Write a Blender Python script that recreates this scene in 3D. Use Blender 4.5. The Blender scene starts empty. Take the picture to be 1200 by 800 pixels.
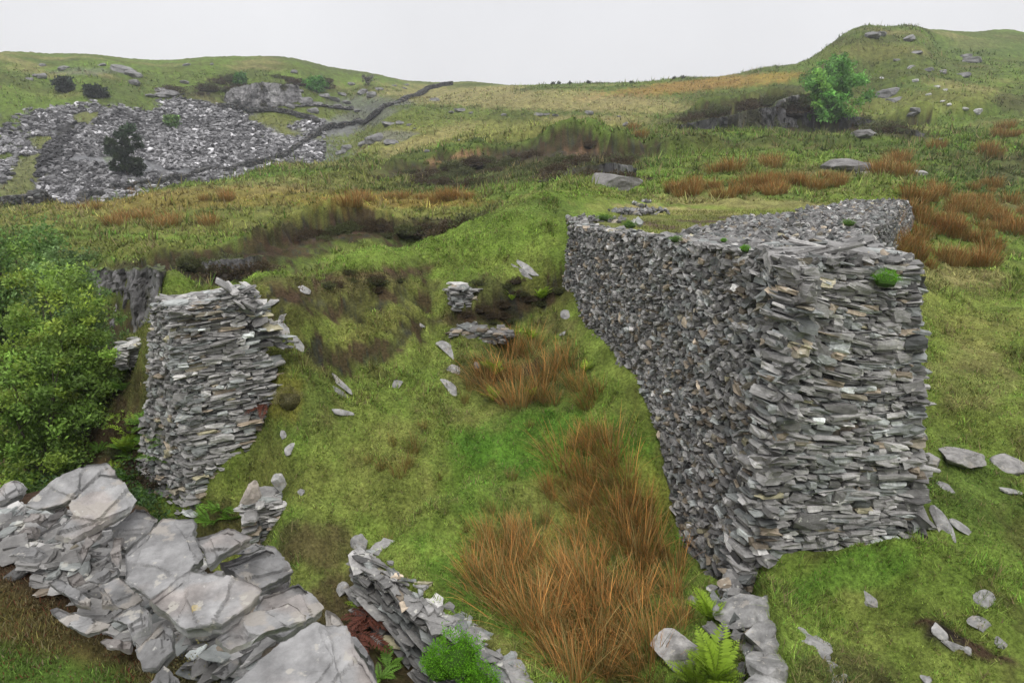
import bpy, math, random
import numpy as np
rng = np.random.default_rng(7)
random.seed(7)
SC = bpy.context.scene
COL = SC.collection
PITCH = math.radians(16.0)
SP, CP = math.sin(PITCH), math.cos(PITCH)
F = 800.0
V3 = lambda *a: np.array(a, float)

# ------------------------------------------------------------------ view helpers (camera stands at the origin)
def W(px, py, Y):
    u = (px-600)/F; v = (400-py)/F
    dy = CP+v*SP
    return np.array([u/dy*Y, Y, (-SP+v*CP)/dy*Y])
def ray(px, py):
    u = (px-600)/F; v = (400-py)/F
    d = np.array([u, CP+v*SP, -SP+v*CP])
    return d
def topix(x, y, z):
    c = y*CP-z*SP
    c = np.where(c > 0.05, c, 0.05)
    return 600+F*x/c, 400-F*(y*SP+z*CP)/c

# ------------------------------------------------------------------ noise
def _h(i, j, k, s):
    n = (i*374761393+j*668265263+k*2147483647+s*974634777) & 0xffffffff
    n = ((n ^ (n >> 13))*1274126177) & 0xffffffff
    n = (n ^ (n >> 16)) & 0xffffffff
    n = (n*2246822519) & 0xffffffff
    return ((n ^ (n >> 15)) & 0xffff)/65535.0
def vnoise(x, y, z=None, s=0):
    x = np.asarray(x, float); y = np.asarray(y, float)
    z = np.zeros_like(x) if z is None else np.asarray(z, float)
    xi, yi, zi = np.floor(x), np.floor(y), np.floor(z)
    fx, fy, fz = x-xi, y-yi, z-zi
    fx = fx*fx*(3-2*fx); fy = fy*fy*(3-2*fy); fz = fz*fz*(3-2*fz)
    xi = xi.astype(np.int64); yi = yi.astype(np.int64); zi = zi.astype(np.int64)
    r = 0
    for dx in (0, 1):
        for dy in (0, 1):
            for dz in (0, 1):
                w = (fx if dx else 1-fx)*(fy if dy else 1-fy)*(fz if dz else 1-fz)
                r = r+w*_h(xi+dx, yi+dy, zi+dz, s)
    return r*2-1
def fbm(x, y, z=None, o=4, s=0, g=.5):
    a = 1; t = 0; f = 1; n = 0
    for k in range(o):
        t = t+a*vnoise(np.asarray(x)*f+k*17.3, np.asarray(y)*f-k*9.1, None if z is None else np.asarray(z)*f, s+k)
        n += a; a *= g; f *= 2.03
    return t/n*1.5
def sstep(a, b, x):
    t = np.clip((x-a)/(b-a), 0, 1)
    return t*t*(3-2*t)

# ------------------------------------------------------------------ mesh / material / tagging helpers
def mesh(name, verts, faces, cols=None, smooth=False, mat=None, parent=None, loc=None):
    me = bpy.data.meshes.new(name)
    verts = np.asarray(verts, np.float32)
    if not isinstance(faces, list): faces = [faces]
    faces = [np.asarray(f, np.int32) for f in faces if len(f)]
    nv = len(verts)
    me.vertices.add(nv); me.vertices.foreach_set('co', verts.ravel())
    li = np.concatenate([f.ravel() for f in faces])
    tot = np.concatenate([np.full(len(f), f.shape[1], np.int32) for f in faces])
    st = np.concatenate([[0], np.cumsum(tot)[:-1]]).astype(np.int32)
    me.loops.add(len(li)); me.loops.foreach_set('vertex_index', li)
    me.polygons.add(len(tot)); me.polygons.foreach_set('loop_start', st); me.polygons.foreach_set('loop_total', tot)
    me.polygons.foreach_set('use_smooth', np.full(len(tot), smooth))
    me.update(calc_edges=True)
    if cols is not None:
        at = me.color_attributes.new('tint', 'FLOAT_COLOR', 'POINT')
        c4 = np.ones((nv, 4), np.float32); c4[:, :3] = np.clip(cols, 0, 1)
        at.data.foreach_set('color', c4.ravel())
    if mat: me.materials.append(mat)
    o = bpy.data.objects.new(name, me)
    COL.objects.link(o)
    if parent: o.parent = parent
    if loc is not None: o.location = loc
    return o
def tag(o, label=None, cat=None, group=None, kind=None):
    if label: o['label'] = label
    if cat: o['category'] = cat
    if group: o['group'] = group
    if kind: o['kind'] = kind
    return o
def empty(name, loc, rz=0):
    o = bpy.data.objects.new(name, None); COL.objects.link(o)
    o.location = [float(v) for v in loc]; o.rotation_euler.z = rz; o.empty_display_size = .2
    return o
def copy_tree(o, loc, rz=0, sc=1, label=None, group=None, tilt=None):
    c = o.copy(); COL.objects.link(c)
    c.location = [float(v) for v in loc]; c.rotation_euler = (tilt[0] if tilt else 0, tilt[1] if tilt else 0, rz)
    c.scale = (sc, sc, sc) if np.isscalar(sc) else sc
    if label: c['label'] = label
    if group: c['group'] = group
    elif 'group' in c: del c['group']
    for ch in list(o.children):
        d = ch.copy(); COL.objects.link(d); d.parent = c
        for g in list(ch.children):
            e = g.copy(); COL.objects.link(e); e.parent = d
    return c

def node_mat(name, rough=.85, spec=.3, var=.35, scale=8., detail=8., bump=.3, bscale=30., bdist=.02, trans=0., strata=None, spots=None, tint=None, var2=None):
    m = bpy.data.materials.new(name); m.use_nodes = True
    nt = m.node_tree; N = nt.nodes; L = nt.links
    b = N['Principled BSDF']
    b.inputs['Roughness'].default_value = rough
    b.inputs['Specular IOR Level'].default_value = spec
    if tint is None:
        a = N.new('ShaderNodeAttribute'); a.attribute_name = 'tint'; col = a.outputs['Color']
    else:
        a = N.new('ShaderNodeRGB'); a.outputs[0].default_value = (*tint, 1); col = a.outputs[0]
    geo = N.new('ShaderNodeNewGeometry')
    def noise(sc, det, rg=.6):
        n = N.new('ShaderNodeTexNoise'); n.inputs['Scale'].default_value = sc; n.inputs['Detail'].default_value = det
        n.inputs['Roughness'].default_value = rg; L.new(geo.outputs['Position'], n.inputs['Vector']); return n
    def mulval(colsock, fac, lo, hi, f0=.3, f1=.7):
        mr = N.new('ShaderNodeMapRange'); mr.inputs['From Min'].default_value = f0; mr.inputs['From Max'].default_value = f1
        mr.inputs['To Min'].default_value = lo; mr.inputs['To Max'].default_value = hi; L.new(fac, mr.inputs['Value'])
        mx = N.new('ShaderNodeMix'); mx.data_type = 'RGBA'; mx.blend_type = 'MULTIPLY'; mx.inputs['Factor'].default_value = 1
        L.new(colsock, mx.inputs['A']); L.new(mr.outputs[0], mx.inputs['B']); return mx.outputs['Result']
    if var:
        n1 = noise(scale, detail, .68); col = mulval(col, n1.outputs['Fac'], 1-var, 1+var)
    if var2:
        n2 = noise(var2[0], 6, .65); col = mulval(col, n2.outputs['Fac'], 1-var2[1], 1+var2[1])
    if spots:   # pale lichen
        for (sc, th, c) in spots:
            n3 = noise(sc, 5, .55)
            mr = N.new('ShaderNodeMapRange'); mr.inputs['From Min'].default_value = th; mr.inputs['From Max'].default_value = th+.04
            L.new(n3.outputs['Fac'], mr.inputs['Value'])
            mx = N.new('ShaderNodeMix'); mx.data_type = 'RGBA'; mx.inputs['B'].default_value = (*c, 1)
            mm = N.new('ShaderNodeMath'); mm.operation = 'MULTIPLY'; mm.inputs[1].default_value = .75
            L.new(mr.outputs[0], mm.inputs[0]); L.new(mm.outputs[0], mx.inputs['Factor']); L.new(col, mx.inputs['A']); col = mx.outputs['Result']
    L.new(col, b.inputs['Base Color'])
    if bump:
        nb = noise(bscale, 8, .7); bp = N.new('ShaderNodeBump'); bp.inputs['Strength'].default_value = bump; bp.inputs['Distance'].default_value = bdist
        h = nb.outputs['Fac']
        if strata:
            mp = N.new('ShaderNodeMapping'); mp.inputs['Scale'].default_value = strata
            L.new(geo.outputs['Position'], mp.inputs['Vector'])
            ns = N.new('ShaderNodeTexNoise'); ns.inputs['Scale'].default_value = 1; ns.inputs['Detail'].default_value = 6
            L.new(mp.outputs[0], ns.inputs['Vector'])
            ad = N.new('ShaderNodeMath'); ad.operation = 'ADD'; L.new(h, ad.inputs[0]); L.new(ns.outputs['Fac'], ad.inputs[1]); h = ad.outputs[0]
        L.new(h, bp.inputs['Height']); L.new(bp.outputs[0], b.inputs['Normal'])
    if trans:
        t = N.new('ShaderNodeBsdfTranslucent'); L.new(col, t.inputs['Color'])
        ms = N.new('ShaderNodeMixShader'); ms.inputs[0].default_value = trans
        L.new(b.outputs[0], ms.inputs[1]); L.new(t.outputs[0], ms.inputs[2])
        L.new(ms.outputs[0], N['Material Output'].inputs['Surface'])
    return m
LICH = [(9, .64, (.50, .49, .44)), (23, .70, (.52, .50, .40)), (13, .735, (.50, .40, .10))]
M_ground = node_mat('ground_cover', .95, .1, .5, 1.3, 14, 1.0, 9, .08, var2=(22, .55))
M_blade = node_mat('grass_blades', .7, .2, .0, bump=0, trans=.3)
M_leaf = node_mat('leaves', .6, .3, .0, bump=0, trans=.35)
M_bark = node_mat('bark', .9, .2, .3, 12, 6, .5, 30, .02, tint=(.09, .075, .06))
M_stone = node_mat('slate_wall_stone', .8, .35, .38, 11, 8, .7, 38, .015, strata=(6, 6, 90), spots=LICH)
M_far = node_mat('far_stone', .9, .2, .5, 1.2, 9, .6, 5, .08)
M_slab = node_mat('slate_slab', .7, .35, .45, 5, 12, .55, 60, .010, spots=[(6, .59, (.29, .265, .235)), (17, .62, (.36, .34, .30)), (9, .72, (.40, .31, .11)), (36, .68, (.42, .41, .38))], var2=(11, .35), strata=(7, 30, 50))
M_rock = node_mat('outcrop_rock', .85, .3, .45, 1.8, 9, .8, 4, .12, strata=(3, 3, .8))
M_core = node_mat('packed_rubble', .95, .1, .4, 9, 6, .6, 20, .03, tint=(.028, .025, .022))

# ------------------------------------------------------------------ terrain height: thin-plate fit through surveyed points
def warp(x, y):
    r = np.sqrt(x*x+y*y)+1e-6
    g = np.log(1+r/2.0)
    return x/r*g, y/r*g
LOW_A, LOW_B = V3(-1.75, 7.15), V3(.75, 4.75)        # crumbling low retaining wall
BLD_A, BLD_B = V3(2.86, 7.2), V3(2.42, 4.6)          # boulder wall running to the viewer
def linedist(x, y, A, B):
    d = B-A; Ln = np.hypot(*d); d = d/Ln
    rx, ry = x-A[0], y-A[1]
    return rx*d[1]-ry*d[0], (rx*d[0]+ry*d[1])/Ln     # signed distance (positive on the right of A->B), parameter
def steps(x, y):
    d, t = linedist(x, y, LOW_A, LOW_B)              # left of A->B is the valley meadow (higher)
    s = .95*sstep(.02, -.10, d)*sstep(-.22, .05, t)*sstep(1.9, 1.2, t)*sstep(-3.5, -1.5, d)
    d2, t2 = linedist(x, y, BLD_A, BLD_B)
    s = s+.55*sstep(-.05, .15, -d2)*sstep(-.25, -.02, t2)*sstep(3, 2, t2)*sstep(4, 2, -d2)
    return s
LIPS = []
def add_lip(pts, h, wd, back, wob): LIPS.append((np.array([W(*p)[:2] for p in pts]), h, wd, back, wob))
add_lip([(-60,306,24),(60,300,23.5),(125,309,21.6),(165,309,21),(230,300,21),(300,283,22),(350,262,25),(430,253,27),(540,250,26.3),(585,246,25)], .95, .40, 6, .7)
add_lip([(430,203,57),(520,190,57),(600,178,58),(660,170,56),(700,170,54),(745,186,50),(775,188,47)], 2.2, 1.6, 14, 3)
add_lip([(790,140,80),(850,128,78),(900,112,80),(932,120,78),(975,132,80),(1010,140,79),(1060,151,77),(1095,160,74)], 3.0, .8, 12, 2.5)
add_lip([(275,350,11.0),(340,340,11.8),(420,327,12.9),(520,304,14.6)], .26, .26, 1.2, .30)
add_lip([(345,402,10.8),(400,392,11.5),(450,378,12.2),(505,350,13.6)], .22, .26, 1.1, .30)
add_lip([(520,352,13.2),(560,345,13.6),(605,336,14.0),(668,330,14.2)], .34, .22, 1.3, .30)
add_lip([(535,392,11.9),(580,386,12.2),(640,384,12.4)], .22, .08, 1.0, .2)
def lips(x, y):
    s = np.zeros(len(x)); st = np.zeros(len(x))
    for P, h, wd, back, wob in LIPS:
        lo = P.min(0)-back*2; hi = P.max(0)+back*2
        k = np.where((x > lo[0]) & (x < hi[0]) & (y > lo[1]) & (y < hi[1]))[0]
        if len(k) == 0: continue
        X, Y = x[k], y[k]; best = np.full(len(k), 1e9); sg = np.zeros(len(k)); tt = np.zeros(len(k)); m = len(P)-1
        for i in range(m):
            d = P[i+1]-P[i]; L2 = d@d; t = np.clip(((X-P[i, 0])*d[0]+(Y-P[i, 1])*d[1])/L2, 0, 1)
            ex, ey = X-P[i, 0]-t*d[0], Y-P[i, 1]-t*d[1]; dd = np.hypot(ex, ey); c = (d[0]*ey-d[1]*ex)
            u = dd < best; best[u] = dd[u]; sg[u] = np.sign(c[u]); tt[u] = (i+t[u])/m
        dist = best*sg+wob*(.6*vnoise(X*1.6/wob, Y*1.6/wob, s=7)+.25*vnoise(X*5/wob, Y*5/wob, s=8))
        en = sstep(0, .08, tt)*sstep(1, .92, tt)
        s[k] += h*sstep(-wd, wd, dist)*np.exp(-np.maximum(dist, 0)/back)*en*(.75+.5*vnoise(X*.3, Y*.3, s=12))
        cw = {6: 1.9, 14: 4.5, 12: 3.5}.get(back, .38); st[k] = np.maximum(st[k], en*sstep(cw*.16, 0, dist)*sstep(-cw*1.3, -cw*.7, dist))
    return s, st
def bank_d(x, y):
    d1 = linedist(x, y, V3(1.6, -.18), V3(-2.42, 3.52))[0]       # positive beyond the slab edge
    d2 = linedist(x, y, V3(-2.24, 3.36), V3(-4.2, 1.95))[0]
    return np.maximum(d1, d2)
CTRL = []
def C(*pts):
    for p in pts: CTRL.append(W(*p))
def CW(*pts):
    for p in pts: CTRL.append(V3(*p))
# right near
C((985,700,6.72),(1100,780,5.6),(1190,790,5.45),(980,780,5.55),(1190,650,7.3),(1100,615,7.75),(1000,645,7.45),(1190,560,8.7),(1190,480,10.3),(1110,480,10.3),
  (1190,400,13),(1110,400,13),(1190,330,17.5),(1100,300,19),(1030,290,16.5),(1060,262,21),(1190,250,27),(1190,210,38),(1100,215,34),
  (1190,180,50),(1190,130,80),(1190,90,105),(1190,60,130),(1190,38,175),(1100,60,125),(1020,37,118),(1000,40,118),(1075,41,119),(1045,38,120),(978,55,118),(1020,52,145),(980,64,145),(940,84,150),(1090,43,124),(1110,43,135),(1150,39,155),(950,72,122),(900,80,130),(800,92,140),(700,98,150),
  (640,100,155),(550,97,190),(500,101,172),(430,98,150),(350,88,142),(250,79,140),(100,70,135),(0,65,130),
  (1020,80,108),(1080,100,95),(960,105,104),(880,105,110),(930,148,75),(830,145,75),(930,158,70),(830,155,68),(1030,158,70),(1030,140,80),(800,110,115),(700,120,110),(600,115,125),
  (900,180,50),(1000,180,50),(800,190,42),(900,208,31),(800,212,31),(700,215,34),(1000,205,36))
# plateau behind the big wall
C((760,237,23),(850,238,21.5),(960,228,25),(1058,231,22.5),(700,245,17.5),(660,256,15.8),(640,228,25),(600,250,20),(600,300,14.5),(540,300,15),(900,215,27),
  (500,286,17.0),(450,292,16),(400,302,14.3),(300,320,12.5),(240,338,11.5),(190,352,10.7),(590,256,19.5),(760,200,38))
# ravine (hidden) and the bank across it
CW((-1.2,21.5,-3.6),(-3.3,19.5,-5.4),(-6.2,16.5,-6.0),(-7.6,14.5,-6.2),(-9.5,17,-6.5),(-12,20,-6.5),(.5,23.5,-2.9))
C((540,246,28.5),(430,250,29.5),(350,257,28),(300,274,26),(230,291,24),(150,297,24.5),(60,294,27),(430,276,25.3),(300,310,20.6),(165,352,20),(230,330,20),
  (430,240,35),(300,255,34),(150,270,30),(30,275,32),(200,225,50),(50,245,60),(0,246,62),(320,202,66),(450,205,55),(500,190,58),(600,180,58),(680,175,54),
  (560,228,36),(650,214,38),(730,202,41),(450,170,80),(600,150,85),(700,160,70),(450,130,118),(550,130,115),(780,165,62))
# left hill with the slate tips
C((0,244,72),(100,227,84),(200,208,94),(330,188,105),(420,146,130),(500,108,165),(100,200,90),(100,150,102),(100,105,115),(0,110,110),(0,160,98),
  (200,150,112),(200,120,120),(200,100,128),(300,150,120),(290,127,127),(300,96,135),(350,130,128),(400,120,138),(60,92,122))
# meadow in front of the wall
C((340,432,10.3),(330,380,11),(300,345,11.6),(400,400,11.6),(400,340,13),(500,335,14.3),(450,450,11),(400,520,9.6),(400,600,8.4),(480,600,8.4),(350,620,8),(300,540,9.6),
  (600,500,10.2),(600,400,13.2),(600,600,8.5),(540,390,13),(690,400,12.1),(740,440,10.5),(775,520,9.4),(795,610,8.7),(800,655,8.2),(670,340,13.6),(640,345,14))
# gully, left pit
C((150,400,12.8),(150,450,11.6),(150,520,10.6),(60,530,12),(20,450,15),(205,590,9.7),(228,603,9.4),(255,605,9.2),(320,600,8.7),(300,515,9.85),(322,440,10.2),(180,500,10.6),(372,690,7.35),(420,765,6.25),(180,365,12))
CW((-1,3.6,-5.6),(0,2.6,-5.6),(-2.6,5.2,-5.5),(-4,5.5,-5.4),(-7,6,-5.6),(-10,12,-6),(-14,14,-6),(2.5,1.5,-5.4),(5,2,-5.0),(12,3,-4.6),(0,0,-5.6))
# behind and beyond (out of view)
for a in range(0, 360, 20):
    t = math.radians(a); CW((math.sin(t)*330, math.cos(t)*330, 2.0))
CW((60,-10,0),(-60,-10,-4),(0,-50,-2),(50,-60,1),(-50,-60,-2),(25,0,-4),(-25,0,-6))
# points that lie on the raised side of the low walls
for p in ((450,650,7.3),(560,720,6.35),(640,790,5.5),(600,700,7.0),(700,780,6.1),(780,770,6.1),(840,700,7.1)): CTRL.append(W(*p))
CTRL = np.array(CTRL)
def _phi(d2): return .5*d2*np.log(d2+1e-12)
_cx, _cy = warp(CTRL[:, 0], CTRL[:, 1])
_n = len(CTRL)
_A = np.zeros((_n+3, _n+3))
_d2 = (_cx[:, None]-_cx[None])**2+(_cy[:, None]-_cy[None])**2
_A[:_n, :_n] = _phi(_d2)+np.eye(_n)*2e-4
_P = np.stack([np.ones(_n), _cx, _cy], 1)
_A[:_n, _n:] = _P; _A[_n:, :_n] = _P.T
_b = np.zeros(_n+3); _b[:_n] = CTRL[:, 2]-steps(CTRL[:, 0], CTRL[:, 1])-lips(CTRL[:, 0], CTRL[:, 1])[0]
_w = np.linalg.solve(_A, _b)
def base_h(x, y):
    qx, qy = warp(x, y)
    out = np.empty(len(qx))
    for i in range(0, len(qx), 20000):
        a = qx[i:i+20000]; b = qy[i:i+20000]
        d2 = (a[:, None]-_cx[None])**2+(b[:, None]-_cy[None])**2
        out[i:i+20000] = _phi(d2)@_w[:_n]+_w[_n]+a*_w[_n+1]+b*_w[_n+2]
    return out
def H(x, y):
    x = np.atleast_1d(np.asarray(x, float)); y = np.atleast_1d(np.asarray(y, float))
    r = np.hypot(x, y)
    z = base_h(x, y)+steps(x, y)+lips(x, y)[0]
    z = np.clip(z, -8, 40)
    # tussocky roughness growing with distance
    z = z+.11*fbm(x*1.1, y*1.1, o=4, s=3)*sstep(1, 5, r)+(.09*(.45-np.abs(fbm(x*2.3, y*2.3, o=3, s=33)))+.025*fbm(x*6, y*6, o=3, s=31))*np.where(r < 3.6, .35, 1)
    z = z+.010*r*sstep(16, 60, r)*fbm(x*.13, y*.13, o=5, s=9, g=.6)*sstep(135, 95, r)+.0045*r*sstep(150, 100, r)*sstep(16, 50, r)*(.5-np.abs(fbm(x*.45, y*.45, o=4, s=19, g=.6)))
    z = z+.16*sstep(11, 24, r)*(1-np.abs(fbm(x*.5, y*.5, o=4, s=14)))
    bd = bank_d(x, y)
    zb = -1.70+.05*fbm(x*2, y*2, o=4, s=5)+.03*np.clip(-bd-.8, 0, 3)
    m = sstep(.02, .30, bd+.03*vnoise(x*6, y*6, s=2))
    return zb*(1-m)+np.minimum(z, zb)*m if False else zb*(1-m)+z*m

NR, NA = 760, 900
rr = np.exp(np.linspace(math.log(.35), math.log(900), NR))
af = np.radians(np.linspace(-46, 46, NA))
ab = np.radians(np.linspace(46, 314, 170))[1:-1]
aa = np.concatenate([af, ab]); NT = len(aa)
RR, AA = np.meshgrid(rr, aa, indexing='ij')
TX, TY = (RR*np.sin(AA)).ravel(), (RR*np.cos(AA)).ravel()
TZ = H(TX, TY)
Zg = TZ.reshape(NR, NT)
def Hq(x, y):   # fast lookup on the grid (front sector), falls back to H
    x = np.atleast_1d(np.asarray(x, float)); y = np.atleast_1d(np.asarray(y, float))
    r = np.hypot(x, y); a = np.arctan2(x, y)
    i = np.clip((np.log(np.maximum(r, .36))-math.log(.35))/(math.log(900)-math.log(.35))*(NR-1), 0, NR-1.001)
    j = np.clip((a-af[0])/(af[-1]-af[0])*(NA-1), 0, NA-1.001)
    i0 = i.astype(int); j0 = j.astype(int); fi = i-i0; fj = j-j0
    return (Zg[i0, j0]*(1-fi)*(1-fj)+Zg[i0+1, j0]*fi*(1-fj)+Zg[i0, j0+1]*(1-fi)*fj+Zg[i0+1, j0+1]*fi*fj)
def hit(px, py, rmin=1.0, rmax=400):
    d = ray(px, py); d = d/np.hypot(d[0], d[1])
    r = np.exp(np.linspace(math.log(rmin), math.log(rmax), 3000))
    dz = d[2]*r-Hq(d[0]*r, d[1]*r)
    k = np.where((dz[1:] <= 0) & (dz[:-1] > 0))[0]
    if dz[0] <= 0: k = [0]
    if len(k) == 0: return None
    k = k[0]; r0 = r[k]
    p = d*r0; p[2] = Hq(p[0], p[1])[0]
    return p
def hit_(px, py, rmin=1.0):
    p = hit(px, py, rmin)
    while p is None:
        py += 2; p = hit(px, py, rmin)
    return p

# ------------------------------------------------------------------ ground cover colours (real albedo of what grows or lies there)
GR = V3(.135, .200, .034); GD = V3(.072, .108, .026); GY = V3(.185, .185, .052); ST = V3(.27, .22, .10); HE = V3(.055, .050, .022)
DI = V3(.070, .044, .028); RU = V3(.42, .185, .055); SCR = V3(.150, .150, .155); DK = V3(.022, .021, .020); SOIL = V3(.24, .13, .075); MO = V3(.20, .19, .04); BG = V3(.085, .20, .022); OL = V3(.115, .125, .030); GREY = V3(.12, .12, .12)
# patch: centre pixel, radii, rotation, colour, strength, near/far range
PATCH = [
 (400,150,420,26,0,OL,.5,60,200),(640,118,230,14,3,ST,.60,90,200),(560,160,160,12,-4,GY,.6,60,140),(500,165,70,8,-20,ST,.5,60,140),(700,140,90,6,2,ST,.5,60,140),
 (820,100,120,8,-6,RU,.35,90,200),(330,250,330,22,0,OL,.75,24,70),(250,232,230,12,-2,RU,.16,28,80),(480,236,110,9,0,RU,.25,26,60),(160,262,180,12,2,GY,.45,24,60),
 (560,200,110,24,-8,HE,.62,36,75),(690,200,75,22,-10,HE,.85,34,75),(620,185,80,10,0,HE,.7,40,75),(440,208,100,16,-6,OL,.8,36,80),(560,190,34,8,-10,MO,.6,36,75),
 (680,177,24,6,-5,SOIL,.9,40,80),(545,181,28,4,-12,SOIL,.7,40,80),(512,188,20,3,-12,SOIL,.7,40,80),
 (430,266,140,10,-2,HE,.95,20,30),(340,280,60,12,-20,HE,.95,18,30),(560,262,40,12,-40,HE,.9,20,30),(250,308,80,10,-8,HE,.9,18,30),(180,318,70,16,0,HE,.95,17,30),(355,278,30,8,0,DI,.9,18,30),
 (430,250,140,6,0,GY,.6,24,40),(150,290,120,10,0,OL,.8,20,34),
 (900,185,160,16,0,GR,.5,36,60),(880,195,90,10,0,OL,.6,30,60),(820,130,60,5,-18,HE,.85,60,110),(900,118,60,14,-20,HE,.75,60,115),(870,140,70,9,-5,HE,.8,60,110),(930,130,26,18,0,DK,.8,60,100),
 (1000,150,60,8,6,HE,.85,60,100),(1060,158,30,6,10,HE,.8,60,100),(1150,55,60,12,0,GD,.6,90,200),(1020,60,70,14,0,OL,.6,90,140),(1000,48,60,5,0,HE,.5,90,140),(1110,75,60,10,10,HE,.35,80,140),
 (1080,120,110,16,-6,GY,.45,60,120),(1150,220,90,24,0,GD,.4,26,50),(1185,200,40,18,-30,HE,.6,30,60),(1190,118,24,14,0,HE,.7,60,110),(1120,100,50,5,8,ST,.4,70,130),
 (620,150,160,10,0,GY,.35,60,110),(980,200,50,6,0,DI,.4,30,50),
 # slate tips
 (190,170,190,44,2,SCR,1.0,86,128),(40,190,130,46,0,SCR,1.0,70,112),(330,158,70,18,20,SCR,.8,95,132),(270,140,80,16,10,SCR,.9,100,134),(60,125,70,14,0,SCR,.9,95,122),
 (60,150,26,34,50,OL,.9,90,118),(30,205,26,50,40,OL,.85,80,112),(330,147,44,12,15,OL,.95,100,132),(110,118,36,16,-60,OL,.9,96,124),(150,165,34,12,-40,GD,.5,95,120),(190,115,50,14,20,GD,.6,105,130),
 (75,160,12,60,33,DK,.9,88,120),(260,108,70,14,0,HE,.6,118,138),(210,106,50,8,4,HE,.5,118,138),(420,140,60,14,-14,GREY,.6,108,150),(380,150,44,10,0,SCR,.7,108,140),(60,95,60,6,0,GREY,.5,110,130),(430,122,50,10,0,GREY,.55,120,160),(460,160,30,6,0,GREY,.6,80,110),
 (30,98,36,6,8,RU,.5,108,130),(100,84,40,4,0,GREY,.4,110,150),
 # knoll and meadow
 (300,318,150,12,-8,GR,.9,11,15),(430,288,110,12,-4,GR,.9,13,18),(560,278,70,22,-10,GR,.9,13,22),(640,240,80,16,-12,GR,.9,17,40),(740,215,80,12,-12,GR,.8,24,44),(330,352,50,10,-10,DI,.8,10,14),(440,322,100,14,-12,DI,1.0,11,17),(350,372,70,10,-14,HE,.7,10,14),(400,345,110,14,-12,HE,.8,11,17),(430,390,60,10,-30,OL,.8,10,14),(360,420,50,14,-20,OL,.6,9,12),(500,420,30,50,20,GR,.6,9,14),(360,365,70,16,0,OL,.7,10,15),(450,365,80,26,-18,GY,.5,10,16),(470,310,60,6,-8,DI,.6,12,18),(340,330,40,8,0,DI,.6,11,16),
 (600,345,70,26,-4,HE,.75,12,17),(560,372,60,10,-4,DI,.85,11,15),(640,340,36,30,0,OL,.7,12,16),(655,380,30,12,0,DI,.6,11,15),(510,300,120,12,-6,GR,.7,13,20),
 (640,520,110,36,0,BG,.7,8,12),(560,560,60,40,0,BG,.35,7,10),(470,560,60,60,0,GY,.45,7.5,11),(540,470,60,30,0,GY,.4,9,12),(720,590,80,50,0,MO,.6,6.5,10),(660,650,60,40,0,MO,.45,6,9),(700,720,80,60,0,GY,.5,5,8),
 (335,470,22,30,0,MO,.8,9,12),(560,700,90,30,35,BG,.5,5.5,8),(580,760,50,24,38,GY,.6,5,7),(620,430,80,40,0,DI,.35,10,14),(330,560,60,30,0,OL,.5,8,10.5),
 (380,640,50,30,0,DI,.6,6.5,9),(400,720,60,60,0,DI,.85,5.5,8.2),(470,800,120,60,0,DI,.9,4,6.8),(450,380,90,70,0,GY,.25,9,14),
 # left pit
 (160,500,80,80,0,DI,.55,8,14),(60,540,120,80,0,DI,.85,7,16),(250,620,60,40,0,DI,.6,7,10.5),(150,380,40,30,0,OL,.8,11,16),
 # right meadow
 (1140,440,50,50,0,ST,.35,8,16),(1150,380,60,30,0,GY,.5,11,18),(1150,590,70,26,0,BG,.5,6,9),(1000,670,80,26,-20,BG,.55,5,8.5),(1140,740,70,40,0,OL,.8,4.5,7),(1150,738,85,36,15,DI,1.0,4.5,7.5),(1165,725,40,18,15,DK,.8,4.5,7.5),(1110,745,30,14,15,DK,.7,4.5,7.5),(990,790,60,40,0,DI,.55,4,7),
 (1130,320,60,20,0,ST,.6,14,22),(1110,260,90,26,0,GD,.5,18,30),(1150,560,60,14,0,OL,.5,8,9.5),(1085,660,40,8,0,GY,.5,6,8),
 (870,238,110,7,2,ST,.55,16,26),(800,248,90,6,4,ST,.7,13,22),
]
def bank_col(x, y, n1, n2):
    c = DI*.9+n1[:, None]*V3(.02, .012, .008)
    px, py = topix(x, y, -1.65+0*x)
    m = sstep(.3, 1.2, ((py-640)/90.)+.45*n1-(px-40)/260.)
    c = c*(1-m[:, None])+V3(.13, .115, .035)*m[:, None]
    m = sstep(.2, .9, ((py-735)/45.)+.4*n2-(px-60)/160.)
    c = c*(1-m[:, None])+V3(.10, .17, .03)*m[:, None]
    m = np.exp(-(((px-245)/60)**2+((py-770)/40)**2)*1.3)
    c = c*(1-m[:, None])+V3(.17, .165, .09)*m[:, None]
    return c
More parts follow.
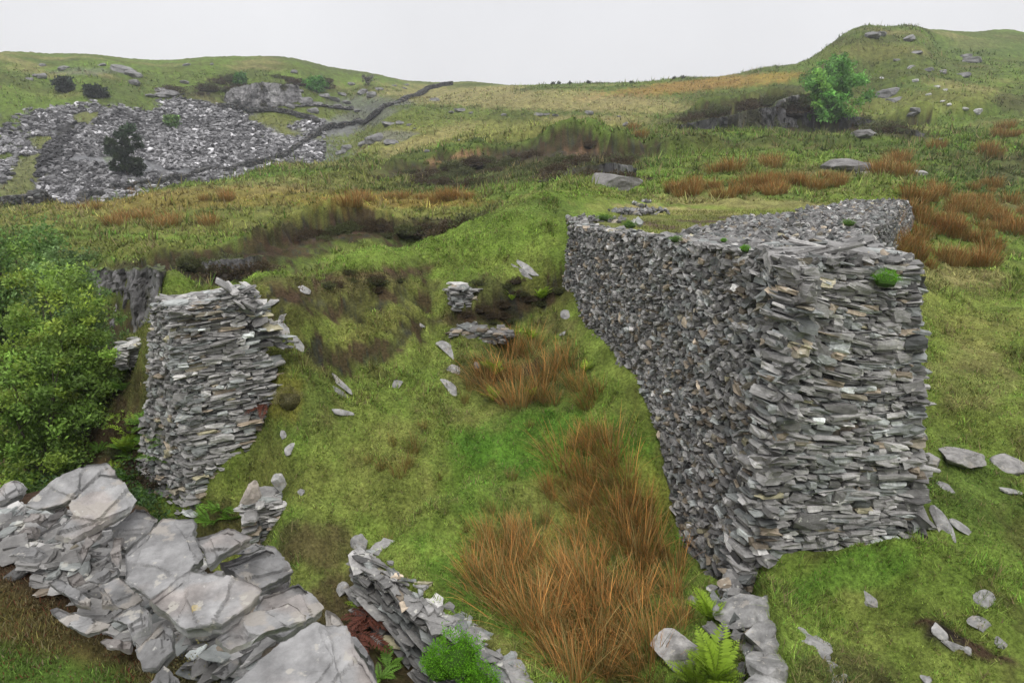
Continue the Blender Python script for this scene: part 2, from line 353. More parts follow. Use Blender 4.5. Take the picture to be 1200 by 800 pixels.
def ground_col(x, y, z):
    r = np.hypot(x, y)
    px, py = topix(x, y, z)
    sc = np.clip(10/np.maximum(r, 3), .05, 2)
    n1 = fbm(x*.9, y*.9, z*1.5, o=4, s=41); n2 = fbm(x*.12, y*.12, z*.3, o=5, s=51, g=.6); n3 = fbm(x*3.7, y*3.7, z*3.7, o=3, s=61)
    far = sstep(14, 40, r)[:, None]
    k = sstep(-.5, .6, n1)[:, None]; k2 = sstep(-.45, .55, n2)[:, None]
    near_c = GR*1.06*(1-.38*k)+GY*.38*k
    far_c = (GR*.74)*(1-k2)+(GD*.42+OL*.33)*k2
    c = near_c*(1-far)+far_c*far
    k3 = (sstep(.15, .75, fbm(x*.35, y*.35, o=4, s=71))*.55)[:, None]
    c = c*(1-k3)+GD*k3
    k5 = (sstep(.12, .6, fbm(x*1.7+3, y*1.7, o=5, s=171, g=.65))*.6)[:, None]*(1-far); c = c*(1-k5)+(OL*.55+DI*.35)*k5
    k6 = (sstep(.2, .6, fbm(x*.8-7, y*.8, o=4, s=181))*.3)[:, None]*(1-far); c = c*(1-k6)+V3(.20, .185, .06)*k6
    k7 = (sstep(.15, .5, fbm(x*.11-7, y*.3, o=6, s=183, g=.65))*.55)[:, None]*far; c = c*(1-k7)+OL*.6*k7
    k4 = (sstep(.3, .8, fbm(x*.06+5, y*.16, o=5, s=81))*.5)[:, None]*far
    c = c*(1-k4)+ST*.9*k4
    for (cx, cy, rx, ry, rot, pc, st, r0, r1) in PATCH:
        idx = np.where((r > r0) & (r < r1) & (np.abs(px-cx) < 2.0*max(rx, ry)) & (np.abs(py-cy) < 2.0*max(rx, ry)))[0]
        if len(idx) == 0: continue
        a = math.radians(rot); dx = px[idx]-cx; dy = py[idx]-cy
        ux = (dx*math.cos(a)+dy*math.sin(a))/rx; uy = (-dx*math.sin(a)+dy*math.cos(a))/ry
        e = np.hypot(ux, uy)+.38*n1[idx]*(r[idx] < 25)+.42*n2[idx]*(r[idx] >= 25)+.30*n3[idx]
        m = (st*sstep(1.15, .72, e))[:, None]
        c[idx] = c[idx]*(1-m)+pc*m
    n4 = fbm(x*9, y*9, z*9, o=3, s=65); c = c*(1+.22*n3[:, None]+.20*n4[:, None])
    dk = (sstep(.25, .7, n3*.6+n4*.7)*.45)[:, None]*(1-far); c = c*(1-dk)+OL*.55*dk
    st = lips(x, y)[1]*(1.05+.9*n3+.5*n1); st = np.clip(st, 0, 1)[:, None]
    c = c*(1-st*.92)+np.where((n3 > .15)[:, None], DI*.7, np.where((n4 > .2)[:, None], DK*1.3, HE*.7))*st*.92
    bd = bank_d(x, y)
    cb = bank_col(x, y, n1, n3)
    mb = sstep(.12, .0, bd)[:, None]
    c = c*(1-mb)+cb*mb
    ms = (sstep(.0, .1, bd)*sstep(.6, .4, bd))[:, None]
    c = c*(1-ms)+DI*.6*ms
    return np.clip(c, .005, .9)
tc = ground_col(TX, TY, TZ)
ii, jj = np.meshgrid(np.arange(NR-1), np.arange(NT), indexing='ij')
j2 = (jj+1) % NT
q = np.stack([ii*NT+jj, ii*NT+j2, (ii+1)*NT+j2, (ii+1)*NT+jj], -1).reshape(-1, 4)[:, ::-1]
terr = mesh('ground', np.stack([TX, TY, TZ], 1), q, tc, True, M_ground)
tag(terr, kind='structure')

# ------------------------------------------------------------------ stones
_T = np.array([(i, j, k) for i in (-1, 0, 1) for j in (-1, 0, 1) for k in (-1, 0, 1) if (i, j, k) != (0, 0, 0)], float)
_ix = {tuple(int(v) for v in t): n for n, t in enumerate(_T)}
_TQ = []
for ax in range(3):
    for sgn in (-1, 1):
        o1, o2 = [a for a in range(3) if a != ax]
        for a in (-1, 0):
            for b in (-1, 0):
                q4 = []
                for da, db in ((0, 0), (1, 0), (1, 1), (0, 1)):
                    t = [0, 0, 0]; t[ax] = sgn; t[o1] = a+da; t[o2] = b+db; q4.append(_ix[tuple(t)])
                flip = (sgn > 0) ^ (ax == 1)
                _TQ.append(q4 if flip else q4[::-1])
_TQ = np.array(_TQ)
def stones(c, dims, U, Nn, Up, cols, jit=.14, rnd=.86, seed=0):
    """c (n,3) centres, dims (n,3) half sizes along U, N, Up"""
    g = np.random.default_rng(seed+len(c))
    n = len(c)
    T = np.repeat(_T[None], n, 0)*1.0
    ns = np.abs(_T).sum(1)
    T = T*np.where(ns == 3, rnd, np.where(ns == 2, (1+rnd)/2, 1.0))[None, :, None]
    T = T+g.normal(0, jit, T.shape)*np.array([1, 1, .8])
    tp = g.normal(0, .22, (n, 1)); T[:, :, 2] *= 1+tp*T[:, :, 0]
    sh = g.normal(0, .25, (n, 1)); T[:, :, 0] += sh*T[:, :, 1]
    sh = g.normal(0, .22, (n, 1)); T[:, :, 0] += sh*T[:, :, 2]*(dims[:, 2]/dims[:, 0])[:, None]
    T = T*dims[:, None, :]
    P = c[:, None]+T[:, :, 0:1]*U[:, None]+T[:, :, 1:2]*Nn[:, None]+T[:, :, 2:3]*Up[:, None]
    Fq = (_TQ[None]+(np.arange(n)*26)[:, None, None]).reshape(-1, 4)
    cc = np.repeat(cols, 26, 0)*(1+g.normal(0, .06, (n*26, 1)))
    return P.reshape(-1, 3), Fq, cc
def join(lst):
    V = []; Fs = {}; Cs = []; off = 0
    for v, f, c in lst:
        V.append(v); Cs.append(c)
        for ff in (f if isinstance(f, list) else [f]):
            Fs.setdefault(ff.shape[1], []).append(ff+off)
        off += len(v)
    return np.concatenate(V), [np.concatenate(v) for v in Fs.values()], np.concatenate(Cs)
def rotv(v, ax, ang):
    """rotate rows of v about rows of ax"""
    c = np.cos(ang)[:, None]; s = np.sin(ang)[:, None]
    return v*c+np.cross(ax, v)*s+ax*(np.sum(ax*v, 1)[:, None])*(1-c)
def unit(v): return v/np.linalg.norm(v, axis=-1, keepdims=True)
def slate_cols(n, g, base=.20, var=.33, warm=.10, pal=.02):
    warm *= .6; pal *= .4
    b = base*np.exp(g.normal(0, var, n))
    c = np.stack([b*1.0, b*.97, b*.935], 1)
    w = g.random(n) < warm; c[w] *= V3(1.22, 1.04, .82)
    gr = g.random(n) < .25; c[gr] *= V3(.93, 1.0, 1.0)
    p = g.random(n) < pal; c[p] = V3(.36, .33, .22)*g.uniform(.8, 1.2, (p.sum(), 1))
    return c
def face(BL, BR, TL, TR, ch=(.04, .09), ln=(.08, .25), depth=.16, rot=.05, seed=1, base=.2, lo=None, tilt=None, keep=None, prot=.03, jit=.13, wav=.03, scale=None, var=.33, bury=.25, warm=.1, pal=.02, hf=1.02):
    """courses of stones over the quad; lo: size multiplier fn(u, v); tilt: extra rotation fn(u, v); keep: mask fn(u, v)"""
    g = np.random.default_rng(seed)
    BL, BR, TL, TR = map(lambda p: np.array(p, float), (BL, BR, TL, TR))
    Hh = (np.linalg.norm(TL-BL)+np.linalg.norm(TR-BR))/2; Ll = (np.linalg.norm(TR-TL)+np.linalg.norm(BR-BL))/2
    us, vs, hs, ls = [], [], [], []
    v = 0.0
    while v < Hh:
        h = g.uniform(*ch); u = -g.uniform(0, ln[1])*.4
        k = 1.0
        while u < Ll:
            l = math.exp(g.uniform(math.log(ln[0]), math.log(ln[1])))
            hh = h
            uc = (u+l/2)/Ll; vc = (v+h/2)/Hh
            if scale is not None:
                k = scale(uc, vc); l *= k
                hh = h*(.6+.4*k)
            r = g.random()
            if r < .14:     # two thin ones instead of one
                us += [u+l/2]*2; vs += [v+h*.26, v+h*.76]; hs += [h*.5]*2; ls += [l*g.uniform(.8, 1.1), l*g.uniform(.8, 1.1)]
            elif r < .22:   # one tall stone reaching into the next course
                us.append(u+l/2); vs.append(v+h*.8); hs.append(h*1.8); ls.append(l)
            else:
                us.append(u+l/2); vs.append(v+h/2); hs.append(hh); ls.append(l)
            u += l*g.uniform(.93, 1.03)
        v += h*.93
    us, vs, hs, ls = map(np.array, (us, vs, hs, ls))
    n = len(us)
    vs = vs+wav*fbm(us*1.1, vs*1.3, o=3, s=seed)+g.normal(0, .007, n)
    u = us/Ll; v = vs/Hh
    ok = (u > -.02) & (u < 1.02) & (v < 1.03)
    if keep is not None: ok &= keep(u, v)
    us, vs, hs, ls, u, v = (a[ok] for a in (us, vs, hs, ls, u, v)); n = len(u)
    uu = u[:, None]; vv = v[:, None]
    P = BL*(1-uu)*(1-vv)+BR*uu*(1-vv)+TL*(1-uu)*vv+TR*uu*vv
    Ud = unit((BR-BL)*(1-vv)+(TR-TL)*vv); Vd = unit((TL-BL)*(1-uu)+(TR-BR)*uu)
    Nd = unit(np.cross(Ud, Vd))     # outward when BL->BR runs left to right seen from outside
    Nd = np.where(np.sum(Nd*Nd, 1)[:, None] > 0, Nd, Nd)
    a = g.normal(0, rot, n)
    if tilt is not None: a = a+tilt(u, v)
    U2 = rotv(Ud, Nd, a); V2 = rotv(Vd, Nd, a)
    a2 = g.normal(0, .10, n); N2 = rotv(Nd, V2, a2); U2 = rotv(U2, V2, a2)
    dep = depth*g.uniform(.8, 1.2, n)
    P = P+Nd*(g.normal(0, prot, n)[:, None]-dep[:, None]*.5+.035*fbm(us*.9, vs*.9, o=3, s=seed+5)[:, None])
    ok = P[:, 2] > Hq(P[:, 0], P[:, 1])-bury
    dims = np.stack([ls/2*1.03, dep/2, hs/2*hf], 1)
    cols = slate_cols(n, g, base, var, warm, pal)
    return stones(P[ok], dims[ok], U2[ok], N2[ok], V2[ok], cols[ok], jit, rnd=.93, seed=seed)
def lying(P, g, size=(.1, .3), thick=(.02, .05), tilt=.2, base=.22, asp=(.4, .9), jit=.13, yaw=None, var=.3, seed=0, warm=.1, pal=.02):
    """flat slates lying about at points P"""
    n = len(P); P = np.array(P, float)
    y = g.uniform(0, math.tau, n) if yaw is None else yaw
    U = np.stack([np.cos(y), np.sin(y), 0*y], 1); Z = np.tile(V3(0, 0, 1), (n, 1)); Nn = np.cross(Z, U)
    t = g.normal(0, tilt, n); U2 = rotv(U, Nn, t); Z2 = rotv(Z, Nn, t)
    t = g.normal(0, tilt, n); N2 = rotv(Nn, U2, t); Z2 = rotv(Z2, U2, t)
    l = np.exp(g.uniform(math.log(size[0]), math.log(size[1]), n))
    d = np.stack([l/2, l/2*g.uniform(*asp, n), g.uniform(*thick, n)/2], 1)
    return stones(P, d, U2, N2, Z2, slate_cols(n, g, base, var, warm, pal), jit, seed=seed)
def prism(poly_top, poly_bot, col=(.03, .027, .024)):
    """closed prism from two matching outlines (lists of 3-D points)"""
    a = np.array(poly_top, float); b = np.array(poly_bot, float); n = len(a)
    v = np.concatenate([a, b]); q4 = np.array([[i, (i+1) % n, n+(i+1) % n, n+i] for i in range(n)])
    return v, q4, np.tile(V3(*col), (2*n, 1))

# ------------------------------------------------------------------ the big revetment wall
gW = np.random.default_rng(11)
NLt, NRt = W(940, 305, 7.25), W(1078, 318, 7.9)
FLt = W(668, 264, 14.0)
NLb, NRb, FLb = V3(2.72, 7.08, -6.2), V3(5.42, 7.55, -6.2), V3(.78, 13.8, -6.2)
R1t = W(1003, 276, 12.6)
wall = empty('slate_wall', (3.8, 7.6, -5.2))
tag(wall, 'massive high dry stone slate wall with a squared end facing the viewer, right of the rushy gully', 'stone wall')
def pm(o): o.parent = wall; o.matrix_parent_inverse.identity(); o.location = [-3.8, -7.6, 5.2]; return o
# long rubble face: far (left) to near (right)
sc_l = lambda u, v: 1+.55*max(0, min(1, (u-.35)/.5))+.9*max(0, (u-.85)/.15)
v_, f_, c_ = face(FLb, NLb, FLt, NLt, ch=(.038, .072), ln=(.045, .125), depth=.17, rot=.38, seed=3, base=.20, prot=.026, jit=.17, wav=.05, scale=sc_l, var=.42, warm=.2, pal=.012)
pm(mesh('long_face', v_, f_, c_, False, M_stone))
def tilt_e(u, v): return (-.20*np.clip(1.0-u*1.6, 0, 1)*sstep(.15, .8, v)-.06)*1.0+.10*fbm(u*3, v*5, o=2, s=77)
v_, f_, c_ = face(NLb, NRb, NLt, NRt, ch=(.032, .10), ln=(.08, .46), depth=.26, rot=.065, seed=8, base=.26, prot=.024, jit=.085, hf=.87, wav=.09, tilt=tilt_e, var=.42)
v2_ = face(NLb+V3(.03, .09, 0), NRb+V3(-.06, .09, 0), NLt+V3(.03, .08, 0), NRt+V3(-.06, .08, 0), ch=(.05, .08), ln=(.12, .3), depth=.22, rot=.07, seed=9, base=.055, prot=.01, jit=.08, wav=.09)
gk = np.random.default_rng(2)
v3_ = face(NLb+V3(.0, -.03, 0), NRb+V3(0, -.03, 0), NLt+V3(0, -.03, 0), NRt+V3(0, -.03, 0), ch=(.06, .12), ln=(.22, .52), depth=.28, rot=.08, seed=12, base=.27, prot=.015, jit=.09, hf=.95, tilt=tilt_e, keep=lambda u, v: gk.random(len(u)) < .13)
v_, f_, c_ = join([(v_, f_, c_), v2_, v3_])
# jutting quoins of the corner
pm(mesh('end_face', v_, f_, c_, False, M_stone))
v_, f_, c_ = face(V3(5.42, 7.55, -6.2), V3(6.9, 12.8, -5.2), NRt, R1t, ch=(.06, .12), ln=(.15, .4), depth=.22, rot=.1, seed=18, base=.2)
pm(mesh('back_face', v_, f_, c_, False, M_stone))
q4 = []
for k in range(46):
    t = k/46; p = NLb*(1-t)+NLt*t
    if p[2] < -5.5: continue
    ax = k % 2
    d = unit(NRt-NLt) if ax else unit(FLt-NLt)
    q4.append((p+d*.12+V3(0, 0, gW.normal(0, .01)), d))
Pq = np.array([a for a, _ in q4]); Uq = np.array([b for _, b in q4]); Zq = np.tile(V3(-.05, 0, 1.), (len(Pq), 1))
tl = gW.normal(-.04, .07, len(Pq)); Nq = np.cross(Zq, Uq); Uq = rotv(Uq, Nq, tl); Zq = rotv(Zq, Nq, tl)
n = len(Pq)
v_, f_, c_ = stones(Pq, np.stack([gW.uniform(.12, .24, n), gW.uniform(.07, .12, n), gW.uniform(.03, .055, n)], 1), unit(Uq), unit(Nq), unit(Zq), slate_cols(n, gW, .23, .3), .12)
pm(mesh('corner_stones', v_, f_, c_, False, M_stone))
# packed heart of the wall
ins = lambda p, dx, dy, dz=0: p+V3(dx, dy, dz)
top = [ins(NLt, .26, .34, -.10), ins(NRt, -.22, .34, -.10), ins(R1t, -.15, .1, -.05), V3(11.3, 20.5, -1.70), V3(4, 21, -1.75), V3(1.35, 16.5, -1.75), ins(FLt, .22, .05, -.08)]
bot = [ins(NLb, .26, .34), ins(NRb, -.22, .34), V3(6.6, 12.8, -5.2), V3(11.3, 20.5, -4.5), V3(4, 21, -4.5), V3(1.35, 16.5, -4.8), ins(FLb, .22, .0)]
v_, f_, c_ = prism(top, bot)
pm(mesh('wall_core', v_, [f_], c_, False, M_core))
# top surface as a fine sheet: trodden turf and dirt
def poly_in(x, y, poly):
    ins_ = np.zeros(len(x), bool); m = len(poly)
    for i in range(m):
        x1, y1 = poly[i][:2]; x2, y2 = poly[(i+1) % m][:2]
        if y1 == y2: continue
        cnd = ((y1 > y) != (y2 > y)) & (x < (x2-x1)*(y-y1)/(y2-y1)+x1); ins_ ^= cnd
    return ins_
PLAT = [NLt+V3(.10, .08, 0), NRt+V3(-.1, .1, 0), R1t, V3(11.9, 21, -1.6), V3(4, 21.5, -1.6), V3(1.2, 17.5, -1.6), FLt+V3(.12, 0, 0)]
Apl = np.array([NLt, NRt, R1t, FLt, V3(9.5, 18, -1.62), V3(3, 17.5, -1.6)])
cf, *_ = np.linalg.lstsq(np.c_[Apl[:, :2], np.ones(6), Apl[:, 1]**2], Apl[:, 2], rcond=None)
def Ptop(x, y): return np.interp(y, [7.2, 8.2, 10, 12.6, 14.5, 18, 21], [-1.22, -1.36, -1.46, -1.56, -1.60, -1.62, -1.66])+0*np.asarray(x)
gs = .07
gx = np.arange(.8, 12.2, gs); gy = np.arange(7.0, 18.6, gs)
GX, GY_ = np.meshgrid(gx, gy)
inn = poly_in(GX.ravel(), GY_.ravel(), PLAT).reshape(GX.shape)
GZ = (Ptop(GX, GY_)-.05+.05*fbm(GX*1.5, GY_*1.5, o=4, s=91)-1.2*sstep(17.2, 18.6, GY_)*.25)
cc = np.tile(V3(.15, .16, .05), (GX.size, 1)); nn = fbm(GX.ravel()*1.3, GY_.ravel()*1.3, o=4, s=95)
m = sstep(-.1, .4, nn)[:, None]; cc = cc*(1-m)+V3(.12, .14, .035)*m
m = sstep(.15, .5, fbm(GX.ravel()*.9+9, GY_.ravel()*.9, o=4, s=97))[:, None]; cc = cc*(1-m)+V3(.10, .07, .05)*m
I, J = np.meshgrid(np.arange(GX.shape[0]-1), np.arange(GX.shape[1]-1), indexing='ij'); nc = GX.shape[1]
ok = inn[:-1, :-1] & inn[1:, :-1] & inn[:-1, 1:] & inn[1:, 1:]
qq = np.stack([I*nc+J, I*nc+J+1, (I+1)*nc+J+1, (I+1)*nc+J], -1)[ok]
used = np.unique(qq); remap = np.full(GX.size, -1); remap[used] = np.arange(len(used))
pm(mesh('turf_cap', np.stack([GX.ravel(), GY_.ravel(), GZ.ravel()], 1)[used], remap[qq], cc[used], True, M_ground))
# loose slates on the top: coarse by the near end, small rubble further back
L_ = []
def scatter_top(n, fn, seed):
    g = np.random.default_rng(seed); x = g.uniform(.8, 12.2, n*6); y = g.uniform(7.1, 21, n*6)
    k = poly_in(x, y, PLAT) & (g.random(len(x)) < fn(x, y)); x, y = x[k][:n], y[k][:n]  # thin out
    return x, y, g
along = lambda x, y: (y-7.3)
x, y, g = scatter_top(900, lambda x, y: sstep(4.6, 3.2, along(x, y))*1.0, 5)
L_.append(lying(np.stack([x, y, Ptop(x, y)+g.uniform(-.04, .10, len(x))], 1), g, (.12, .42), (.025, .065), .16, .18, seed=1))
for xx, yy, ll, wd, yw, tz in ((3.55, 7.75, .62, .2, -.45, .13), (3.95, 7.95, .55, .2, -.5, .16), (4.35, 8.05, .5, .3, .3, .05), (3.5, 8.3, .6, .25, 2.9, .15), (3.9, 8.7, .7, .2, -.2, .15), (4.3, 8.9, .6, .3, .1, .12), (3.2, 8.1, .5, .2, -.6, .11), (4.0, 9.4, .7, .25, .0, .12), (3.1, 9.0, .6, .25, -.3, .1), (4.6, 9.6, .5, .3, .4, .10), (3.3, 10.0, .8, .3, -.2, .1), (4.5, 8.4, .45, .3, .5, .12)):
    L_.append(lying([(xx, yy, Ptop(xx, yy)+tz)], g, (ll, ll*1.01), (.05, .09), .12, .22, (wd/ll, wd/ll*1.1), .09, yaw=np.array([yw]), seed=int(xx*100)))
edge_d = lambda x, y: linedist(x, y, FLt[:2], NLt[:2])[0]*-1
x, y, g = scatter_top(2600, lambda x, y: sstep(.9, .25, edge_d(x, y)+.3*fbm(x, y, o=2, s=5))*.9, 6)
L_.append(lying(np.stack([x, y, Ptop(x, y)+g.uniform(-.05, .06, len(x))], 1), g, (.07, .2), (.03, .07), .3, .19, seed=2))
# grey rubble wedge running back along the right side
rg = lambda x, y: np.maximum(linedist(x, y, V3(1.9, 11.4), V3(8.8, 19.0))[0], -.5+.0*x)
x, y, g = scatter_top(9500, lambda x, y: np.maximum(.0, sstep(-.25, .25, rg(x, y)+.5*fbm(x*.8, y*.8, o=3, s=8)))*sstep(.55, .25, fbm(x*.9+3, y*.9, o=3, s=18)*sstep(15, 13, y)), 7)
L_.append(lying(np.stack([x, y, Ptop(x, y)+g.uniform(-.04, .07, len(x))], 1), g, (.07, .18), (.03, .09), .45, .15, (.5, .95), .17, seed=3, var=.45))
# and spilling down its flank
g = np.random.default_rng(77); n = 2200; t = g.random(n)**.8; s = g.random(n)
x = 6.2+(11.9-6.2)*t+.25*s*.92; y = 12.2+(21.0-12.2)*t-.25*s*.4
zz = np.maximum(Hq(x, y)+.03, Ptop(0*t, 12.2+8.8*t)*(1-s)+s*(Hq(x, y)))
L_.append(lying(np.stack([x, y, zz], 1), g, (.08, .2), (.04, .10), .5, .14, (.5, .95), .17, seed=4, var=.45))
v_, f_, c_ = join(L_)
pm(mesh('top_slates', v_, f_, c_, False, M_stone))

# ------------------------------------------------------------------ ruined pillar on the left
pil = empty('slate_pillar', (-4.9, 9.7, -5.4))
tag(pil, 'ruined stub of dry stone slate wall with a sharp corner, standing left beside the leafy trees', 'stone wall')
def pp(o): o.parent = pil; o.location = [4.9, -9.7, 5.4]; return o
Ct, Cb = W(205, 365, 9.5), V3(-4.84, 9.36, -5.9)
Rt, Rb = Ct+V3(1.5, .80, .12), Cb+V3(1.75, .9, 0)
Lt, Lb = V3(-5.32, 9.95, -2.28), V3(-6.35, 10.3, -5.9)
kp = lambda u, v: (u < .46+.75*(1-v)*1.05+.05*fbm(v*9, u*3, o=2, s=4)) & ((u < .85) | (v < .8))
v_, f_, c_ = face(Cb, Rb, Ct, Rt, ch=(.035, .075), ln=(.10, .38), depth=.24, rot=.045, hf=.93, seed=21, base=.27, prot=.03, jit=.11, wav=.05, keep=kp, var=.33, bury=.4)
pp(mesh('front_face', v_, f_, c_, False, M_stone))
v_, f_, c_ = face(Lb, Cb, Lt, Ct, ch=(.035, .08), ln=(.07, .20), depth=.2, rot=.06, seed=22, base=.22, prot=.03, jit=.13, wav=.05, var=.33, bury=.4)
pp(mesh('side_face', v_, f_, c_, False, M_stone))
ctop = [Ct+V3(.03, .18, -.08), Ct+V3(.40, .40, -.10), Ct+V3(.55, .7, -.5), Ct+V3(.5, 1.6, -.1), Lt+V3(.25, .1, -.05)]
cbot = [Cb+V3(.03, .22, 0), Cb+V3(.8, .80, 0), Cb+V3(1.2, 1.2, 0), Cb+V3(.6, 1.8, 0), Lb+V3(.3, .05, 0)]
v_, f_, c_ = prism(ctop, cbot); f5 = [f_, np.array([[0, 1, 2, 3, 4]])]
pp(mesh('pillar_core', v_, f5, c_, False, M_core))
g = np.random.default_rng(31); n = 300
u = g.random(n); w_ = g.random(n)
P = Ct+u[:, None]*V3(.72, .42, .04)+w_[:, None]*(V3(-.42, .5, .0)+u[:, None]*V3(.25, .3, .0))
P[:, 2] += g.uniform(-.06, .09, n)
L_ = [lying(P, g, (.12, .42), (.02, .05), .12, .26, (.35, .8), .1, yaw=g.normal(.45, .5, n), seed=1)]
n = 110   # tumbled shoulder on the right
t = g.random(n); P = Ct+V3(.62, .42, .25)+t[:, None]*V3(.55, .42, -.95)+g.normal(0, .09, (n, 3)); P[:, 2] = np.maximum(P[:, 2], Hq(P[:, 0], P[:, 1])+.02)
L_.append(lying(P, g, (.14, .4), (.02, .05), .3, .26, (.35, .8), .1, yaw=g.normal(.3, .6, n), seed=2))
v_, f_, c_ = join(L_)
pp(mesh('top_slates', v_, f_, c_, False, M_stone))

# ------------------------------------------------------------------ low ruined wall below the meadow
lw = empty('low_slate_wall', (-.6, 6, -5.2))
tag(lw, 'low crumbling slate wall holding up the edge of the meadow, bright green fern clumps at its foot', 'stone wall')
def pl(o): o.parent = lw; o.location = [.6, -6, 5.2]; return o
a2, b2 = LOW_A, LOW_B
At, Bt = V3(a2[0]-.12, a2[1]+.1, -4.82), V3(b2[0], b2[1], -5.02)
nd = unit(V3(b2[1]-a2[1], -(b2[0]-a2[0]), 0)) * 1.0
Ab, Bb = At+V3(0, 0, -1.5)+nd*.22, Bt+V3(0, 0, -1.4)+nd*.22
v_, f_, c_ = face(Ab, Bb, At+nd*.05, Bt+nd*.05, ch=(.025, .06), ln=(.12, .5), depth=.26, rot=.09, seed=41, base=.17, prot=.05, jit=.10, hf=.92, wav=.10, var=.4, tilt=lambda u, v: -.10+0*u, bury=.3)
pl(mesh('wall_face', v_, f_, c_, False, M_stone))
v_, f_, c_ = face(At+V3(.12, .28, -1.3)+V3(.1, .1, 0), Ab+V3(0, 0, .2), At+V3(.22, .34, 0), At+nd*.05, ch=(.04, .08), ln=(.09, .2), depth=.2, rot=.1, seed=42, base=.22, bury=.3)
pl(mesh('wall_end', v_, f_, c_, False, M_stone))
g = np.random.default_rng(43); n = 170; t = g.random(n)
P = (At+nd*.0)[None]+t[:, None]*(Bt-At)-nd*g.uniform(-.06, .20, n)[:, None]; P[:, 2] = np.maximum(P[:, 2], Hq(P[:, 0], P[:, 1])-.02)+g.uniform(-.04, .02, n)
v1 = lying(P, g, (.15, .5), (.02, .045), .10, .21, (.2, .5), .09, yaw=g.normal(-.76, .35, n), seed=3)
v_, f_, c_ = join([v1]); pl(mesh('coping_slates', v_, f_, c_, False, M_stone))
v_, f_, c_ = prism([At+V3(.15, .1, -.1), At+V3(.3, .25, -.1), Bt-nd*.35+V3(0, 0, -.1), Bt-nd*.12+V3(0, 0, -.1)], [Ab+V3(.1, .16, 0), At+V3(.3, .3, -1.5), Bt-nd*.35+V3(0, 0, -1.5), Bb-nd*.18])
pl(mesh('wall_core', v_, [f_, np.array([[0, 1, 2, 3]])], c_, False, M_core))

# ------------------------------------------------------------------ small remains of walling
def stub(name, label, x, y, rz, wdt, hgt, dpt, seed, base=.22, ch=(.03, .07), ln=(.1, .3), z=None, group=None, caps=12):
    z0 = Hq(x, y)[0]-.12 if z is None else z
    e_ = empty(name, (x, y, z0), rz)
    g = np.random.default_rng(seed)
    cw = wdt/2; L = []
    def loc_face(A, B, s):
        g2 = np.random.default_rng(s); A = np.array(A, float); B = np.array(B, float); Ls = np.linalg.norm(B-A); U = (B-A)/Ls; Nn = np.array([U[1], -U[0], 0])
        c, d, Uu, Nv, Z = [], [], [], [], []; v = 0
        while v < hgt:
            h = g2.uniform(*ch); u = -.05
            while u < Ls:
                l = g2.uniform(*ln)
                if v < hgt*(1-.5*abs((u/Ls)-.45)):
                    c.append(A+U*(u+l/2)+V3(0, 0, v+h/2)-Nn*(.08+g2.normal(0, .02))); d.append((l/2*1.03, .09, h/2*1.02)); a = g2.normal(0, .07)
                    Uu.append(U*math.cos(a)+V3(0, 0, math.sin(a))); Nv.append(Nn); Z.append(V3(0, 0, 1)*math.cos(a)-U*math.sin(a))
                u += l
            v += h
        return stones(np.array(c), np.array(d), np.array(Uu), np.array(Nv), np.array(Z), slate_cols(len(c), g2, base, .35), .13, seed=s)
    f1 = loc_face((-cw, 0, 0), (cw, 0, 0), seed+1); f2 = loc_face((-cw, dpt, 0), (-cw, 0, 0), seed+2); f3 = loc_face((cw, 0, 0), (cw, dpt, 0), seed+3)
    v_, f_, c_ = join([f1, f2, f3]); o = mesh('stone_face', v_, f_, c_, False, M_stone, e_)
    P = np.stack([g.uniform(-cw, cw, caps*2), g.uniform(0, dpt, caps*2), 0*g.random(caps*2)], 1); P[:, 2] = hgt*(1-.5*np.abs((P[:, 0]+cw)/wdt-.45))+g.uniform(-.02, .05, caps*2)
    v_, f_, c_ = lying(P, g, (.15, .36), (.03, .06), .12, base*1.1, (.4, .8), .1, seed=seed)
    mesh('cap_stones', v_, f_, c_, False, M_stone, e_)
    v_, f_, c_ = prism([(-cw+.1, .1, hgt*.72), (cw-.1, .1, hgt*.55), (cw-.1, dpt, hgt*.55), (-cw+.1, dpt, hgt*.72)], [(-cw+.1, .1, -.3), (cw-.1, .1, -.3), (cw-.1, dpt, -.3), (-cw+.1, dpt, -.3)])
    mesh('stub_core', v_, [f_, np.array([[0, 1, 2, 3]])], c_, False, M_core, e_)
    tag(e_, label, 'stone wall', group); return e_
p = hit_(312, 628); stub('wall_stub', 'small leaning stack of thin slates with two pale upright stones, beside the foreground slabs', p[0], p[1], .25, .48, .62, .5, 61, .24, (.03, .06), (.14, .34), z=p[2]-.1)
CAIRN = p
p = hit_(542, 354); stub('wall_stub', 'tiny block of stacked slates sunk in the heathery bank at the head of the gully', p[0], p[1], .3, .42, .42, .5, 62)
p = hit_(560, 396); stub('wall_stub', 'dark broken course of slates just behind the rusty rush clump at the gully head', p[0], p[1], .05, 1.1, .26, .4, 63, .15)
p = hit_(160, 428); stub('wall_stub', 'pale stub of slate walling half hidden left behind the ruined pillar', p[0]-.1, p[1]+.2, .3, .55, .40, .5, 64, .27)
p = W(578, 262, 20.5)
if True: stub('wall_stub', 'short dark run of stones at the notch in the green crest of the far bank', p[0], p[1], .9, 1.5, .45, .6, 65, .09, (.06, .12), (.15, .4))

